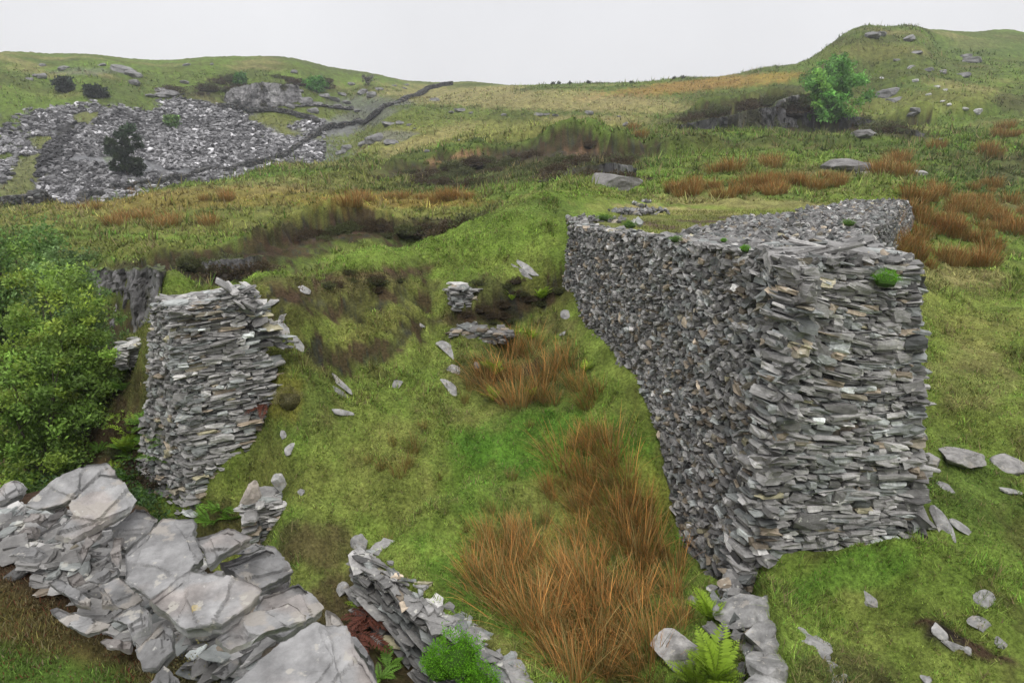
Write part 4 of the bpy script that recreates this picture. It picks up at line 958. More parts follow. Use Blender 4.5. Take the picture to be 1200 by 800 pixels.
SL = [
 ('huge flat slate slab cut off by the bottom edge, nearest to the viewer', [(790,815),(960,665),(1100,580),(1200,600),(1240,680),(1340,830),(1200,900),(760,860)], -1.27, .11, (.05,-.10), .30),
 ('broad thick slate slab in the middle of the pile, with a stepped front edge', [(515,505),(655,405),(830,425),(905,470),(880,512),(770,590),(640,605)], -1.30, .085, (.04,-.12), .31),
 ('long pale slab between the broad slab and the nearest huge slab', [(740,640),(860,560),(1000,515),(1062,555),(1060,570),(900,636),(800,672)], -1.36, .05, (.06,-.12), .31),
 ('wide slab with a dark right end under the long pale slab', [(880,525),(905,490),(1040,435),(1128,530),(1062,588),(980,635),(900,600)], -1.46, .07, (.05,-.10), .30),
 ('very large lichen-spotted slab lying upper centre of the pile', [(520,262),(565,222),(668,222),(680,240),(665,275),(712,350),(640,425),(520,500),(430,440),(428,352)], -1.40, .08, (-.05,-.16), .27),
 ('slab with a thick grey edge projecting over a dark gap toward the gully', [(680,290),(790,258),(870,288),(765,352),(722,385),(705,330)], -1.38, .075, (.06,-.22), .27),
 ('small slab resting on the purplish slab at the gully edge', [(820,345),(850,325),(890,305),(920,318),(880,345),(850,355)], -1.47, .025, (.1,-.1), .27),
 ('purplish slab with split layers at the gully edge', [(765,380),(850,350),(925,320),(950,325),(1015,408),(905,465),(830,432)], -1.54, .09, (.12,-.10), .22),
 ('biggest upturned slab at the back of the pile with pale lichen', [(345,75),(412,80),(470,160),(455,190),(300,272),(240,303),(185,285),(245,215),(235,180),(270,140)], -1.40, .07, (.12,-.35), .33),
 ('top rear slab forming the peak of the pile against the trees', [(90,180),(100,160),(225,65),(300,38),(372,28),(402,75),(345,72),(330,100),(215,175),(130,192)], -1.36, .05, (.05,-.35), .31),
 ('slab tucked between the biggest upturned slab and the lichen-spotted slab', [(385,262),(470,190),(500,190),(548,225),(525,262),(432,330),(405,312)], -1.52, .06, (.0,-.12), .24),
 ('thin dark slab leaning under the nearest huge slab', [(735,765),(800,725),(860,690),(880,675),(840,725),(800,768),(780,781)], -1.56, .03, (.2,-.2), .24),
 ('upright layered slab at the lower left of the broad slab', [(470,685),(500,645),(540,600),(560,580),(592,618),(588,680),(540,745),(490,752)], -1.46, .07, (-.25,-.35), .25),
 ('jagged pale slab left of the broad slab', [(430,540),(480,512),(522,550),(515,600),(455,640),(440,600),(380,570)], -1.50, .04, (-.05,-.15), .30),
 ('smooth blue-grey slab below the lichen-spotted slab', [(340,455),(410,430),(468,468),(495,505),(440,535),(350,522)], -1.55, .035, (-.1,-.10), .25),
 ('small pinkish slab on the dark litter above the blue-grey slab', [(310,445),(360,390),(410,395),(405,418),(360,448)], -1.58, .03, (0,-.12), .29),
 ('narrow slab reaching out left over brown moss, upper of two', [(165,445),(185,437),(210,435),(260,470),(310,505),(308,530),(262,520)], -1.57, .045, (-.1,-.15), .27),
 ('curved narrow slab reaching out left over brown moss, lower of two', [(165,540),(190,528),(240,550),(290,568),(375,588),(370,600),(300,630),(230,600)], -1.56, .045, (-.1,-.25), .27),
 ('blade-like slate standing on edge in the middle of the litter', [(270,350),(305,290),(340,245),(355,250),(350,280),(310,330),(282,385)], -1.48, .025, (.3,-.3), .25),
 ('small wedge of slate left below the peak slab', [(140,245),(200,195),(230,180),(225,210),(170,260)], -1.50, .025, (.1,-.25), .27),
 ('flat slate on the litter at the left end, under the peak slab', [(80,240),(105,205),(160,210),(155,235)], -1.56, .02, (0,-.2), .27),
 ('pale weathered block at the far left end of the pile', [(-20,125),(60,88),(88,110),(80,135),(0,165),(-30,165)], -1.50, .08, (.05,-.25), .30),
 ('small dark slate chunk among the moss left of the pinkish slab', [(225,430),(270,405),(295,440),(250,460)], -1.57, .05, (0,-.2), .23),
 ('little slate cut by the bottom edge below the upright layered slab', [(520,800),(570,740),(620,780),(625,820),(540,840)], -1.50, .05, (-.1,-.3), .25),
 ('narrow pale slate standing beside the lichen-spotted slab', [(380,365),(390,285),(425,285),(410,390)], -1.53, .04, (-.2,-.15), .30),
 ('flat pale stone half buried in the reddish litter near the bottom', [(345,650),(370,640),(455,650),(450,675),(380,678)], -1.60, .035, (0,-.15), .28),
 ('triangular slate lying against the biggest upturned slab', [(150,185),(220,150),(245,150),(240,175),(180,195)], -1.42, .02, (.05,-.3), .29),
 ('blue-grey slate sunk in the small litter at left', [(40,350),(60,325),(140,325),(165,350),(120,372),(70,368)], -1.60, .02, (0,-.1), .24),
 ('flat grey slate in the small litter below the flat left one', [(55,280),(80,255),(135,252),(130,275),(85,295)], -1.60, .02, (0,-.15), .25),
 ('brownish slate lying at the gully side of the nearest huge slab', [(1130,535),(1185,560),(1210,640),(1180,625),(1135,590)], -1.44, .05, (.15,-.1), .24),
 ('slate jutting right from under the nearest huge slab', [(1190,625),(1235,640),(1300,720),(1310,790),(1290,735)], -1.42, .06, (.1,-.1), .25),
 ('slab wedged beneath the gap right of the lichen-spotted slab', [(600,520),(700,470),(800,520),(760,620),(660,640)], -1.58, .10, (0,-.05), .2),
 ('thin slate edge showing under the broad slab front', [(590,640),(640,600),(740,590),(780,640),(700,700)], -1.66, .06, (0,-.05), .18),
 ('dark slab under the purplish slab at the gully rim', [(820,420),(920,360),(1010,420),(1000,470),(880,520)], -1.66, .08, (.05,-.05), .19),
]
for k, (lab, o_, z, tk, nr, bs) in enumerate(SL): slab(lab, o_, z, tk, nr, 900+k*7, bs)
# slate litter between the slabs
g = np.random.default_rng(123); n = 1700
px = g.uniform(-40, 330, n); py = 560+ (px*.50)+g.normal(22, 34, n)
k = (py > 575+px*.18) & (py < 655+px*.62) & (py < 830); px, py = px[k], py[k]
P = []
for a, b in zip(px, py):
    d = ray(a, b); q_ = d*(-1.64/d[2]); P.append(q_)
P = np.array(P); P = P[bank_d(P[:, 0], P[:, 1]) < .02]; P[:, 2] = Hq(P[:, 0], P[:, 1])+g.uniform(.0, .05, len(P))
v_, f_, c_ = lying(P, g, (.025, .16), (.008, .028), .22, .23, (.35, .9), .12, yaw=g.normal(.5, .8, len(P)), seed=5, warm=.05, pal=0)
tag(mesh('slate_litter', v_, f_, c_, False, M_stone), kind='stuff')
# supporting wall of the near bank, under the slabs
sw = empty('bank_wall', (-1.2, 2.5, -3.6)); tag(sw, 'dry stone revetment directly beneath the foreground slabs, dropping into the gully', 'stone wall')
Aa, Bb_ = V3(-2.46, 3.58, 0), V3(1.7, -.22, 0); nn_ = unit(V3(.675, .738, 0))
v_, f_, c_ = face(Bb_+nn_*.30+V3(0, 0, -5.6), Aa+nn_*.30+V3(.2, 0, -5.6), Bb_-nn_*.02+V3(0, 0, -1.86), Aa-nn_*.02+V3(.15, -.1, -1.86), ch=(.06, .11), ln=(.12, .4), depth=.3, rot=.06, seed=51, base=.2, bury=3)
o = mesh('stone_face', v_, f_, c_, False, M_stone, sw); o.location = (1.2, -2.5, 3.6)

# ------------------------------------------------------------------ vegetation
def quads_leaf(P, D, Wd, ln, wd, cols):
    """leaf quads (diamond) from point P along D, width dir Wd"""
    n = len(P); ln = np.asarray(ln)[:, None]; wd = np.asarray(wd)[:, None]
    a = P; b = P+D*ln*.45+Wd*wd*.5; c = P+D*ln; d = P+D*ln*.45-Wd*wd*.5
    V = np.stack([a, b, c, d], 1).reshape(-1, 3); return V, np.arange(4*n).reshape(n, 4), np.repeat(cols, 4, 0)
def tube(path, rad, k=6):
    path = np.array(path, float); n = len(path); rad = np.asarray(rad, float)
    T = np.gradient(path, axis=0); T = unit(T+1e-9); A = unit(np.cross(T, V3(.31, .87, .13))); B = np.cross(T, A)
    a = np.linspace(0, math.tau, k, endpoint=False)
    V = path[:, None]+rad[:, None, None]*(np.cos(a)[None, :, None]*A[:, None]+np.sin(a)[None, :, None]*B[:, None])
    I, J = np.meshgrid(np.arange(n-1), np.arange(k), indexing='ij'); J2 = (J+1) % k
    return V.reshape(-1, 3), np.stack([I*k+J, I*k+J2, (I+1)*k+J2, (I+1)*k+J], -1).reshape(-1, 4), np.ones((n*k, 3))*.1
def bladeset(P, hgt, wid, az, lean, droop, c0, c1, seg=3):
    """grass-like blades with seg segments; az direction, lean angle from vertical, droop bend"""
    n = len(P); V = []; C = []
    H2 = np.stack([np.cos(az), np.sin(az), 0*az], 1); S = np.stack([-np.sin(az), np.cos(az), 0*az], 1)
    p = P.copy()
    for s in range(seg+1):
        t = s/seg; w = (wid*(1-t)**.7)[:, None]
        if s: 
            an = lean+droop*t; p = p+(H2*np.sin(an)[:, None]+V3(0, 0, 1)*np.cos(an)[:, None])*(hgt/seg)[:, None]
        col = c0*(1-t)+c1*t
        if s < seg: V += [p-S*w/2, p+S*w/2]; C += [col, col]
        else: V += [p]; C += [col]
    V = np.stack(V, 1).reshape(-1, 3); C = np.stack(C, 1).reshape(-1, 3); k = 2*seg+1; b = (np.arange(n)*k)[:, None]
    Q = [b+np.array([[2*s, 2*s+1, 2*s+3, 2*s+2]]) for s in range(seg-1)]
    T = b+np.array([[2*seg-2, 2*seg-1, 2*seg]])
    return V, (([np.concatenate(Q)] if Q else [])+[T]), C

# short turf: individual blades, thinning with distance
gv = np.random.default_rng(55)
Sg = Zg[:, :NA]/rr[:, None]; CM = np.maximum.accumulate(np.where(rr[:, None] > 4.0, Sg, -99), 0)
def visible(x, y, z, marg):
    r = np.hypot(x, y); a = np.arctan2(x, y)
    i = np.clip(((np.log(r)-math.log(.35))/(math.log(900)-math.log(.35))*(NR-1)).astype(int), 0, NR-1); j = np.clip(((a-af[0])/(af[-1]-af[0])*(NA-1)).astype(int), 0, NA-1)
    return z/r > CM[i, j]-marg
wallpoly = [NLb, NRb, V3(6.9, 12.8, 0), V3(11.8, 20.6, 0), V3(4, 21.3, 0), V3(1.2, 17.0, 0), FLb]
def turf(name, n, r0, r1, hg, wd, powr, marg, seg=1, lean=.5, thr=None):
    K = 11; nt_ = n//K; r = (r0**powr+(r1**powr-r0**powr)*gv.random(nt_))**(1/powr)
    a = np.radians(gv.uniform(-41, 41, nt_)); tc_ = gv.normal(0, .30, nt_); th_ = gv.lognormal(-.1, .45, nt_); sp_ = .028*np.maximum(1, r/8)
    x, y = (np.repeat(v_, K)+gv.normal(0, 1, nt_*K)*np.repeat(sp_, K) for v_ in (r*np.sin(a), r*np.cos(a))); z = Hq(x, y); tcol = np.repeat(tc_, K); thg = np.repeat(th_, K); r = np.hypot(x, y)
    k = visible(x, y, z, marg) & ~poly_in(x, y, wallpoly) & (bank_d(x, y) > .32)
    d, t = linedist(x, y, LOW_A, LOW_B); k &= ~((d > -.02) & (d < .5) & (t > -.05) & (t < 1.1))
    k &= lips(x, y)[1] < .35
    if thr is not None: k &= fbm(x*.9, y*.9, o=4, s=333) > thr
    x, y, z, r, tcol, thg = x[k], y[k], z[k], r[k], tcol[k], thg[k]
    gc = ground_col(x, y, z)
    lum = gc.mean(1); green = (gc[:, 1] > gc[:, 0]*.92)
    k = (gv.random(len(x)) < np.where(green, 1.0, .5)) & ~((np.abs(gc[:, 0]-gc[:, 2]) < .02))
    x, y, z, gc, r, tcol, thg = x[k], y[k], z[k], gc[k], r[k], tcol[k], thg[k]; n = len(x)
    c1 = gc*np.exp(gv.normal(.36, .25, n)+tcol)[:, None]
    s_ = gv.random(n) < .07+.3*(thg > 1.7); c1[s_] = ST*gv.uniform(.6, 1.3, (s_.sum(), 1))
    s_ = gv.random(n) < .10; c1[s_] *= V3(.7, 1.15, .7)
    tus = .6+.8*sstep(-.2, .6, fbm(x*1.7, y*1.7, o=3, s=61))
    h = hg*gv.uniform(.6, 1.4, n)*thg*tus*np.maximum(1, (r/12)**.8 if r1 > 25 else 1)
    V, Fc, Cc = bladeset(np.stack([x, y, z-.006], 1), h, wd*gv.uniform(.7, 1.3, n)*np.maximum(1, (r/8)**.9), gv.uniform(0, math.tau, n), gv.uniform(.1, lean+.4, n), gv.uniform(0, .6, n), c1*.75, c1, seg)
    tag(mesh(name, V, Fc, Cc, False, M_blade), kind='stuff')
turf('grass', 640000, 4.2, 22, .046, .0115, .7, .04, 1)
turf('tussock_grass', 130000, 4.6, 20, .085, .008, .7, .04, 3, .9, .12)
turf('moor_grass', 190000, 20, 75, .085, .018, .3, .02, 1)
turf('hill_grass', 90000, 70, 150, .045, .013, .3, .01, 1)

# thin turf on the top of the big wall, behind the rubble
n = 26000; x = gv.uniform(1, 11, n); y = gv.uniform(9, 18.6, n); k = poly_in(x, y, PLAT) & (rg(x, y)+.5*fbm(x*.8, y*.8, o=3, s=8) < .15); x, y = x[k], y[k]; n = len(x)
c1 = (V3(.16, .19, .045)*(1+.5*fbm(x*1.2, y*1.2, o=3, s=5)[:, None])+V3(.05, .02, .01)*gv.random((n, 1)))*np.exp(gv.normal(0, .3, n))[:, None]
V, Fc, Cc = bladeset(np.stack([x, y, Ptop(x, y)-.06], 1), gv.uniform(.03, .10, n), gv.uniform(.012, .022, n), gv.uniform(0, math.tau, n), gv.uniform(.1, .8, n), gv.uniform(0, .6, n), c1*.75, c1, 1)
tag(mesh('wall_top_grass', V, Fc, Cc, False, M_blade), kind='stuff')
# mossy litter on the near bank
n = 120000; px = gv.uniform(-120, 420, n); py = gv.uniform(600, 900, n)
u = (px-600)/F; v = (400-py)/F; dy = CP+v*SP; dz = -SP+v*CP; Y = -1.68/dz*dy; x = u/dy*Y; y = Y
k = bank_d(x, y) < -.02; x, y = x[k], y[k]; z = Hq(x, y)
gc = ground_col(x, y, z); n = len(x)
c1 = gc*np.exp(gv.normal(.1, .4, n))[:, None]
r_ = gv.random(n) < .12; c1[r_] = V3(.16, .05, .03)*gv.uniform(.5, 1.4, (r_.sum(), 1))
r_ = gv.random(n) < .08; c1[r_] = V3(.26, .22, .12)*gv.uniform(.5, 1.3, (r_.sum(), 1))
V, Fc, Cc = bladeset(np.stack([x, y, z-.004], 1), gv.uniform(.010, .032, n)*(1+.6*fbm(x*6, y*6, o=2, s=3)), gv.uniform(.003, .007, n), gv.uniform(0, math.tau, n), gv.uniform(.2, 1.2, n), gv.uniform(0, .5, n), c1*.7, c1, 1)
tag(mesh('moss', V, Fc, Cc, False, M_blade), kind='stuff')

# ---- rush tufts
def rush_mesh(seed, n=260, hgt=.62, rad=.14, wind=(-.45, .1), green=.35, wid=.0075, tipc=RU, spread=.55):
    g = np.random.default_rng(seed); a = g.uniform(0, math.tau, n); r = rad*np.sqrt(g.random(n))
    P = np.stack([r*np.cos(a), r*np.sin(a), -.03+0*a], 1)
    dx = np.cos(a)*r/rad*spread+wind[0]*g.uniform(.3, 1.2, n)+g.normal(0, .16, n); dy = np.sin(a)*r/rad*spread+wind[1]+g.normal(0, .16, n)
    az = np.arctan2(dy, dx); ln = np.clip(np.hypot(dx, dy), 0, 1.1)
    h = hgt*g.uniform(.45, 1.1, n)
    c1 = tipc*np.exp(g.normal(.25, .35, n))[:, None]; s = g.random(n) < .28; c1[s] = V3(.50, .38, .15)*g.uniform(.6, 1.2, (s.sum(), 1))
    c0 = np.tile(V3(.24, .17, .05), (n, 1))*g.uniform(.5, 1.2, (n, 1))
    s = g.random(n) < green; c1[s] = V3(.09, .12, .03)*g.uniform(.6, 1.4, (s.sum(), 1))
    return bladeset(P, h, wid*g.uniform(.7, 1.4, n), az, ln*.55, g.uniform(.2, .95, n), c0, c1, 4)
RUSH = [rush_mesh(700+k, 150, .50+.06*(k % 3), .16, (-.5+.15*(k % 3), .15*(k % 2)), [.15, .3, .2, .45][k % 4]) for k in range(5)]
RUSHF = [rush_mesh(720+k, 170, .62, .34, (-.12, 0), .12, .022, RU*.55, .4) for k in range(4)]
THIN = [rush_mesh(740+k, 90, .42, .10, (-.1, 0), .5, .006, V3(.22, .13, .04), .3) for k in range(2)]
proto = {}
def hitp(a, b, r=5.0): return hit_(a, b, r)
def put_rush(kind, k, p, sc, rz, label, group, cat='rush tuft'):
    key = (kind, k)
    if key not in proto:
        V, Fc, Cc = {'n': RUSH, 'f': RUSHF, 't': THIN}[kind][k]; o = mesh('rush_tuft', V, Fc, Cc, False, M_blade); proto[key] = o
    else: o = proto[key].copy(); COL.objects.link(o)
    o.location = [float(a) for a in p]; o.rotation_euler.z = rz; o.scale = (sc, sc, sc*random.uniform(.85, 1.15))
    return tag(o, label, cat, group)
GA = [(580,470,1),(600,476,1),(625,470,1),(650,468,.9),(668,455,.9),(588,438,.9),(610,445,1),(636,440,.9),(655,430,.8),(572,452,.8),(688,478,.7),(600,415,.8),(622,418,.8),(700,462,.6)]
GC = [(664,570,.9),(680,556,1.0),(700,572,1.0),(716,590,1.0),(732,606,1.0),(748,616,.9),(694,530,.9),(714,540,.9),(676,525,.8),(735,560,.9),(755,590,.8),(650,585,.5),(725,630,.8),(748,650,.8)]
GC += [(660,545,.9),(690,590,.9),(640,575,.7),(712,512,.8),(700,505,.7),(672,600,.7),(740,585,.9),(760,625,.9),(735,640,.9),(700,620,.8),(680,635,.7),(765,650,.9)]
GDp = [(560,650,.7),(575,640,.6),(590,635,.6),(568,700,.7),(605,735,.9),(650,775,1.0),(665,800,1.0),(760,800,.8),(800,720,.8),(795,740,.7),(610,620,.6),(560,670,.8),(592,690,1.0),(612,704,1.1),(640,722,1.2),(662,745,1.2),(684,765,1.2),(706,778,1.2),(726,765,1.1),(744,744,1.1),(702,728,1.2),(672,706,1.1),(645,695,1.0),(722,706,1.1),(750,704,1.0),(772,722,.9),(762,684,1.0),(692,798,1.1),(735,796,1.1),(600,664,.9),(622,654,.8),(782,694,.8),(742,664,.9),(704,654,.8),(660,668,.9),(680,684,1.0),(580,670,.7),(570,682,.6),(715,745,1.1),(690,745,1.1),(655,715,1.0),(765,760,1.0),(630,745,.9),(765,650,.7),(790,665,.7)]
for lst, lab, grp in ((GA, 'rusty rush tuft in the clump at the gully head below the dark slate course', 'rush tufts at the gully head'), (GC, 'rust-brown rush tuft in the line against the foot of the long rubble wall', 'rush tufts along the wall foot'), (GDp, 'flopped orange-brown rush tuft in the biggest patch, lower middle of the gully', 'rush tufts of the big lower patch')):
    for i, (a, b, s) in enumerate(lst):
        for q_ in range(1 if grp.endswith('patch') else 1):
            p = hit_(a+random.uniform(-7, 7), b+random.uniform(-5, 5)); put_rush('n', i % 5, p, random.choice((.7, .9, 1, 1.1, 1.25))* (1.45 if grp.endswith('head') else 1.18)*s*random.uniform(.85, 1.1), random.uniform(-.5, .5), lab, grp)
for i, (a, b, s) in enumerate([(468,556,.9),(486,528,.8),(446,548,.6),(478,545,.7),(432,540,.5),(460,520,.6),(495,500,.5),(545,470,.7),(550,455,.8),(455,640,.6),(620,500,.5),(515,560,.4),(600,560,.6),(575,600,.6),(640,610,.8),(545,620,.5)]):
    p = hit_(a, b); put_rush('t', i % 2, p, s*1.1, random.uniform(0, 6), 'thin wispy rush tuft on the open green floor of the gully', 'thin rush tufts')
gr = np.random.default_rng(44)
def in_ellipses(E, n):
    out = []
    for (cx, cy, rx, ry, k) in E:
        for _ in range(k):
            a = gr.uniform(0, math.tau); r = math.sqrt(gr.random()); out.append((cx+rx*r*math.cos(a), cy+ry*r*math.sin(a)))
    return out
E1 = [(1085,250,60,24,26),(1150,262,50,26,26),(1060,288,36,12,10),(1120,225,60,12,10),(1090,300,70,14,8),(1190,250,20,20,6),(1030,272,16,8,5),(1140,300,50,12,6)]
for i, (a, b) in enumerate(in_ellipses(E1, 0)): put_rush('f', i % 4, hit_(a, b, 8), gr.uniform(.5, 1.1), gr.uniform(-.6, .6), 'rust-coloured rush tuft in the broad stand to the right behind the high wall', 'rush tufts right of the wall')
E2 = [(845,222,55,9,15),(930,215,50,9,15),(970,215,18,8,6),(800,228,16,5,4),(900,222,60,7,8)]
for i, (a, b) in enumerate(in_ellipses(E2, 0)): put_rush('f', i % 4, hit_(a, b, 8), gr.uniform(.55, 1.05), gr.uniform(-.6, .6), 'rusty rush tuft in the strip beyond the grassy top of the high wall', 'rush tufts beyond the wall top')
E3 = [(1050,190,14,8,4),(1050,205,22,5,5),(1175,155,22,6,6),(1160,183,14,6,3),(905,196,10,4,2),(1100,172,8,4,2),(845,200,14,5,3),(740,152,6,2,2),(750,160,4,2,2)]
for i, (a, b) in enumerate(in_ellipses(E3, 0)): put_rush('f', i % 4, hit_(a, b, 8), gr.uniform(1.0, 1.8), gr.uniform(-.6, .6), 'small far rust-brown tuft dotted on the green slope of the right hill', 'far rush tufts')
E4 = [(190,262,60,6,7),(150,225,20,4,4),(100,243,20,4,3),(500,234,60,4,9),(250,232,30,4,4),(145,255,10,4,2),(420,238,30,4,5)]
for i, (a, b) in enumerate(in_ellipses(E4, 0)): put_rush('f', i % 4, hit_(a, b, 20), gr.uniform(.8, 1.4), gr.uniform(-.6, .6), 'brownish rush tuft on the wet terrace across the ravine', 'rush tufts across the ravine')

# ---- ferns
def fern_mesh(seed, nf=9, ln=.42, col=V3(.13, .26, .03), up=.9, pin=14):
    g = np.random.default_rng(seed); L = []
    for k in range(nf):
        az = k/nf*math.tau+g.normal(0, .3); l = ln*g.uniform(.6, 1.1); e0 = up*g.uniform(.75, 1.15)
        t = np.linspace(0, 1, pin+1); el = e0-t*g.uniform(.5, 1.0); st = l/pin
        dx = np.cumsum(np.cos(el)*st); dz = np.cumsum(np.sin(el)*st); H2 = V3(math.cos(az), math.sin(az), 0); S = V3(-math.sin(az), math.cos(az), 0)
        P = H2*dx[:, None]+V3(0, 0, 1)*dz[:, None]; D = H2*np.cos(el)[:, None]+V3(0, 0, 1)*np.sin(el)[:, None]
        c = col*g.uniform(.7, 1.25)
        L.append(tube(P, np.linspace(.004, .001, len(P)), 4)); L[-1] = (L[-1][0], L[-1][1], np.ones((len(L[-1][0]), 3))*col*.6)
        for sd_ in (-1, 1):
            pl_ = l*.24*np.sin(np.pi*np.clip(t*.85+.13, 0, 1))+.006
            dd = unit(S*sd_+D*.45+g.normal(0, .08, D.shape)); L.append(quads_leaf(P, dd, unit(D), pl_, pl_*.32+.004, np.tile(c, (len(P), 1))*g.uniform(.8, 1.2, (len(P), 1))))
    return join(L)
def plantset(meshes, name, mat):
    st = {}
    def put(k, p, sc, rz, label, cat, group=None, tilt=(0, 0)):
        if k not in st:
            V, Fc, Cc = meshes[k]; o = mesh(name, V, Fc, Cc, False, mat); st[k] = o
        else: o = st[k].copy(); COL.objects.link(o)
        o.location = [float(a) for a in p]; o.rotation_euler = (tilt[0], tilt[1], rz); o.scale = (sc,)*3
        for kk in ('label', 'category', 'group'):
            if kk in o: del o[kk]
        return tag(o, label, cat, group)
    return put
YG = V3(.24, .36, .03)
put_fern = plantset([fern_mesh(1), fern_mesh(2, 11), fern_mesh(3, 8, .42, YG, 1.25), fern_mesh(4, 14, .42, YG, 1.3, 18), fern_mesh(5, 9, .42, V3(.12, .04, .025), .1)], 'fern', M_leaf)
for (a, b, k, s, lab) in [(832,728,3,1.1,'vivid yellow-green fern against the left foot of the boulder wall'),(838,800,3,1.5,'largest yellow-green fern at the bottom edge beside the boulder wall'),(815,804,2,1.3,'yellow-green fern left of the largest one at the bottom edge'),
    (428,715,2,.95,'tall narrow fern growing over dead red fronds by the low crumbling wall'),(455,782,1,.8,'green fern in the dark hollow at the foot of the low wall'),(445,795,0,.7,'small green fern cut by the bottom edge in the dark hollow'),
    (600,350,2,.5,'small yellow-green fern on the heathery gully head, left of two'),(634,352,3,.75,'larger yellow-green fern on the heathery gully head'),(600,398,2,.6,'bright fern behind the rust-brown clump'),(622,398,2,.6,'yellowish fern beside the dark slate course'),(580,440,2,.8,'yellow fern shooting up inside the left part of the rust clump'),(620,468,3,.6,'yellow-green fern in front of the rust clump'),(578,470,2,.55,'small yellow fern at the front left of the rust clump'),(686,436,2,.5,'small fern right of the rust clump near the high wall'),
    (806,640,1,.8,'green fern hugging the base of the long rubble face'),(258,598,0,1.0,'green fern at the foot of the ruined pillar, right of its corner'),(246,612,1,1.1,'larger green fern in the gap between pillar and slabs'),(272,608,1,.8,'green fern nearest the leaning slate stack')]:
    p = hitp(a, b); put_fern(k, p+V3(0, 0, .0), s*(1.25 if 340 < b < 480 else .85), random.uniform(0, 6), lab, 'fern')
for i in range(26):
    a = gr.uniform(110, 205); b = 440+ (a-110)*.7+gr.uniform(-10, 120)
    if b < 590: put_fern(int(gr.integers(0, 2)) if i % 4 else 2, hitp(a, b), gr.uniform(.7, 1.25), gr.uniform(0, 6), 'green fern on the shady slope left of the ruined pillar', 'fern', 'ferns left of the pillar')
put_fern(4, hit_(432, 742)+V3(0, 0, .25), .8, 0, 'dead red-brown fern fronds hanging in the hollow by the low wall', 'dead fern')
put_fern(4, hit_(420, 750)+V3(0, 0, .12), 1.0, 2, 'lower heap of dead red-brown fern fronds in the hollow', 'dead fern')
put_fern(4, hit_(312, 482)+V3(0, 0, .15), .8, 1, 'dead red-brown fern at the right foot of the ruined pillar', 'dead fern')
put_fern(4, hit_(595, 468)+V3(0, 0, .02), .7, 1, 'flattened dark red dead fern at the front of the rust clump', 'dead fern')

# ---- dense bright cushions of parsley fern
def cushion(seed, col, n=3200, lf=.035, fl=.9, rg_=.28):
    g = np.random.default_rng(seed); d = unit(g.normal(0, 1, (n, 3))); d[:, 2] = np.abs(d[:, 2]); r = .5*(.62+.38*g.random(n)**.4)*(1+rg_*fbm(d[:, 0]*3, d[:, 1]*3, d[:, 2]*3, 3, seed))
    P = d*r[:, None]*V3(1, 1, fl); D = unit(d+g.normal(0, .5, (n, 3))); Wd = unit(np.cross(D, g.normal(0, 1, (n, 3))))
    c = col*np.exp(g.normal(0, .25, n))[:, None]
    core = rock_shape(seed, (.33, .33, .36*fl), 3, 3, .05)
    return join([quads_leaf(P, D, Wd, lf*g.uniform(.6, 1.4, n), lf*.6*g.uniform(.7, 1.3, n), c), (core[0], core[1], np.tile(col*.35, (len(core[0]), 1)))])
BGc = V3(.13, .33, .015)
put_c = plantset([cushion(11, BGc, rg_=.5), cushion(12, V3(.10, .20, .025), 1500, .05, .6, .9), cushion(13, V3(.075, .055, .03), 2600, .05, .48, .8), cushion(14, V3(.085, .095, .035), 2600, .05, .5, .8), cushion(15, V3(.24, .22, .09), 2600, .03)], 'cushion_plant', M_leaf)
put_c(0, W(1040, 318, 7.55)+V3(0, 0, -.10), .26, 0, 'bright green cushion fern on the top right of the squared wall end', 'fern clump')
put_c(0, W(534, 762, 5.65)+V3(0, 0, -.10), .52, 1, 'upper and larger bright green cushion fern at the foot of the low wall', 'fern clump')
put_c(0, W(562, 796, 5.4)+V3(0, 0, -.08), .44, 2, 'bright green cushion fern cut by the bottom edge, below the larger one', 'fern clump')
put_c(0, W(515, 772, 5.6)+V3(0, 0, -.08), .34, 3, 'small green cushion fern left of the two larger ones at the low wall', 'fern clump')
for a, b, Y, s, k, lab in ((708,256,12.9,.26,1,'green tuft on the far top edge of the long rubble face'),(738,264,11.8,.24,1,'darker green tuft hanging over the long face, second from its far end'),(792,281,9.75,.17,1,'small olive tuft on the long face below its grassy top'),(873,292,8.25,.12,0,'bright little tuft on the long face near the big slates'),(848,282,8.7,.08,0,'tiny bright tuft just left of the bright little one'),(995,262,9.0,.16,1,'dull green tuft between flat slates on the wall top')):
    put_c(k, W(a, b, Y), s, a, lab, 'plant tuft')
for a, b, s, k, lab in ((110,490,.75,1,'rounded green bush between the leafy trees and the pillar'),(160,500,.5,2,'brown heather bush, upper one left of the pillar'),(183,560,.55,2,'brown heather bush, lower one left of the pillar'),(165,540,.4,2,'brown heather bush between the upper and lower ones left of the pillar'),(140,530,.45,3,'olive heather bush on the dark slope left of the pillar')):
    put_c(k, hitp(a, b), s, a, lab, 'bush')
for q_ in ((245,775,.30),(228,755,.2),(262,756,.2),(238,792,.24),(205,775,.14)):
    d = ray(q_[0], q_[1]); p = d*(-1.72/d[2]); put_c(4, p+V3(0, 0, -.04), q_[2], q_[0], 'grey-green moss cushion among the lower foreground slabs', 'moss cushion', 'moss cushions')
put_c(4, hit_(337, 468), .45, 0, 'pale yellow-green moss mound against the right side of the pillar', 'moss cushion')
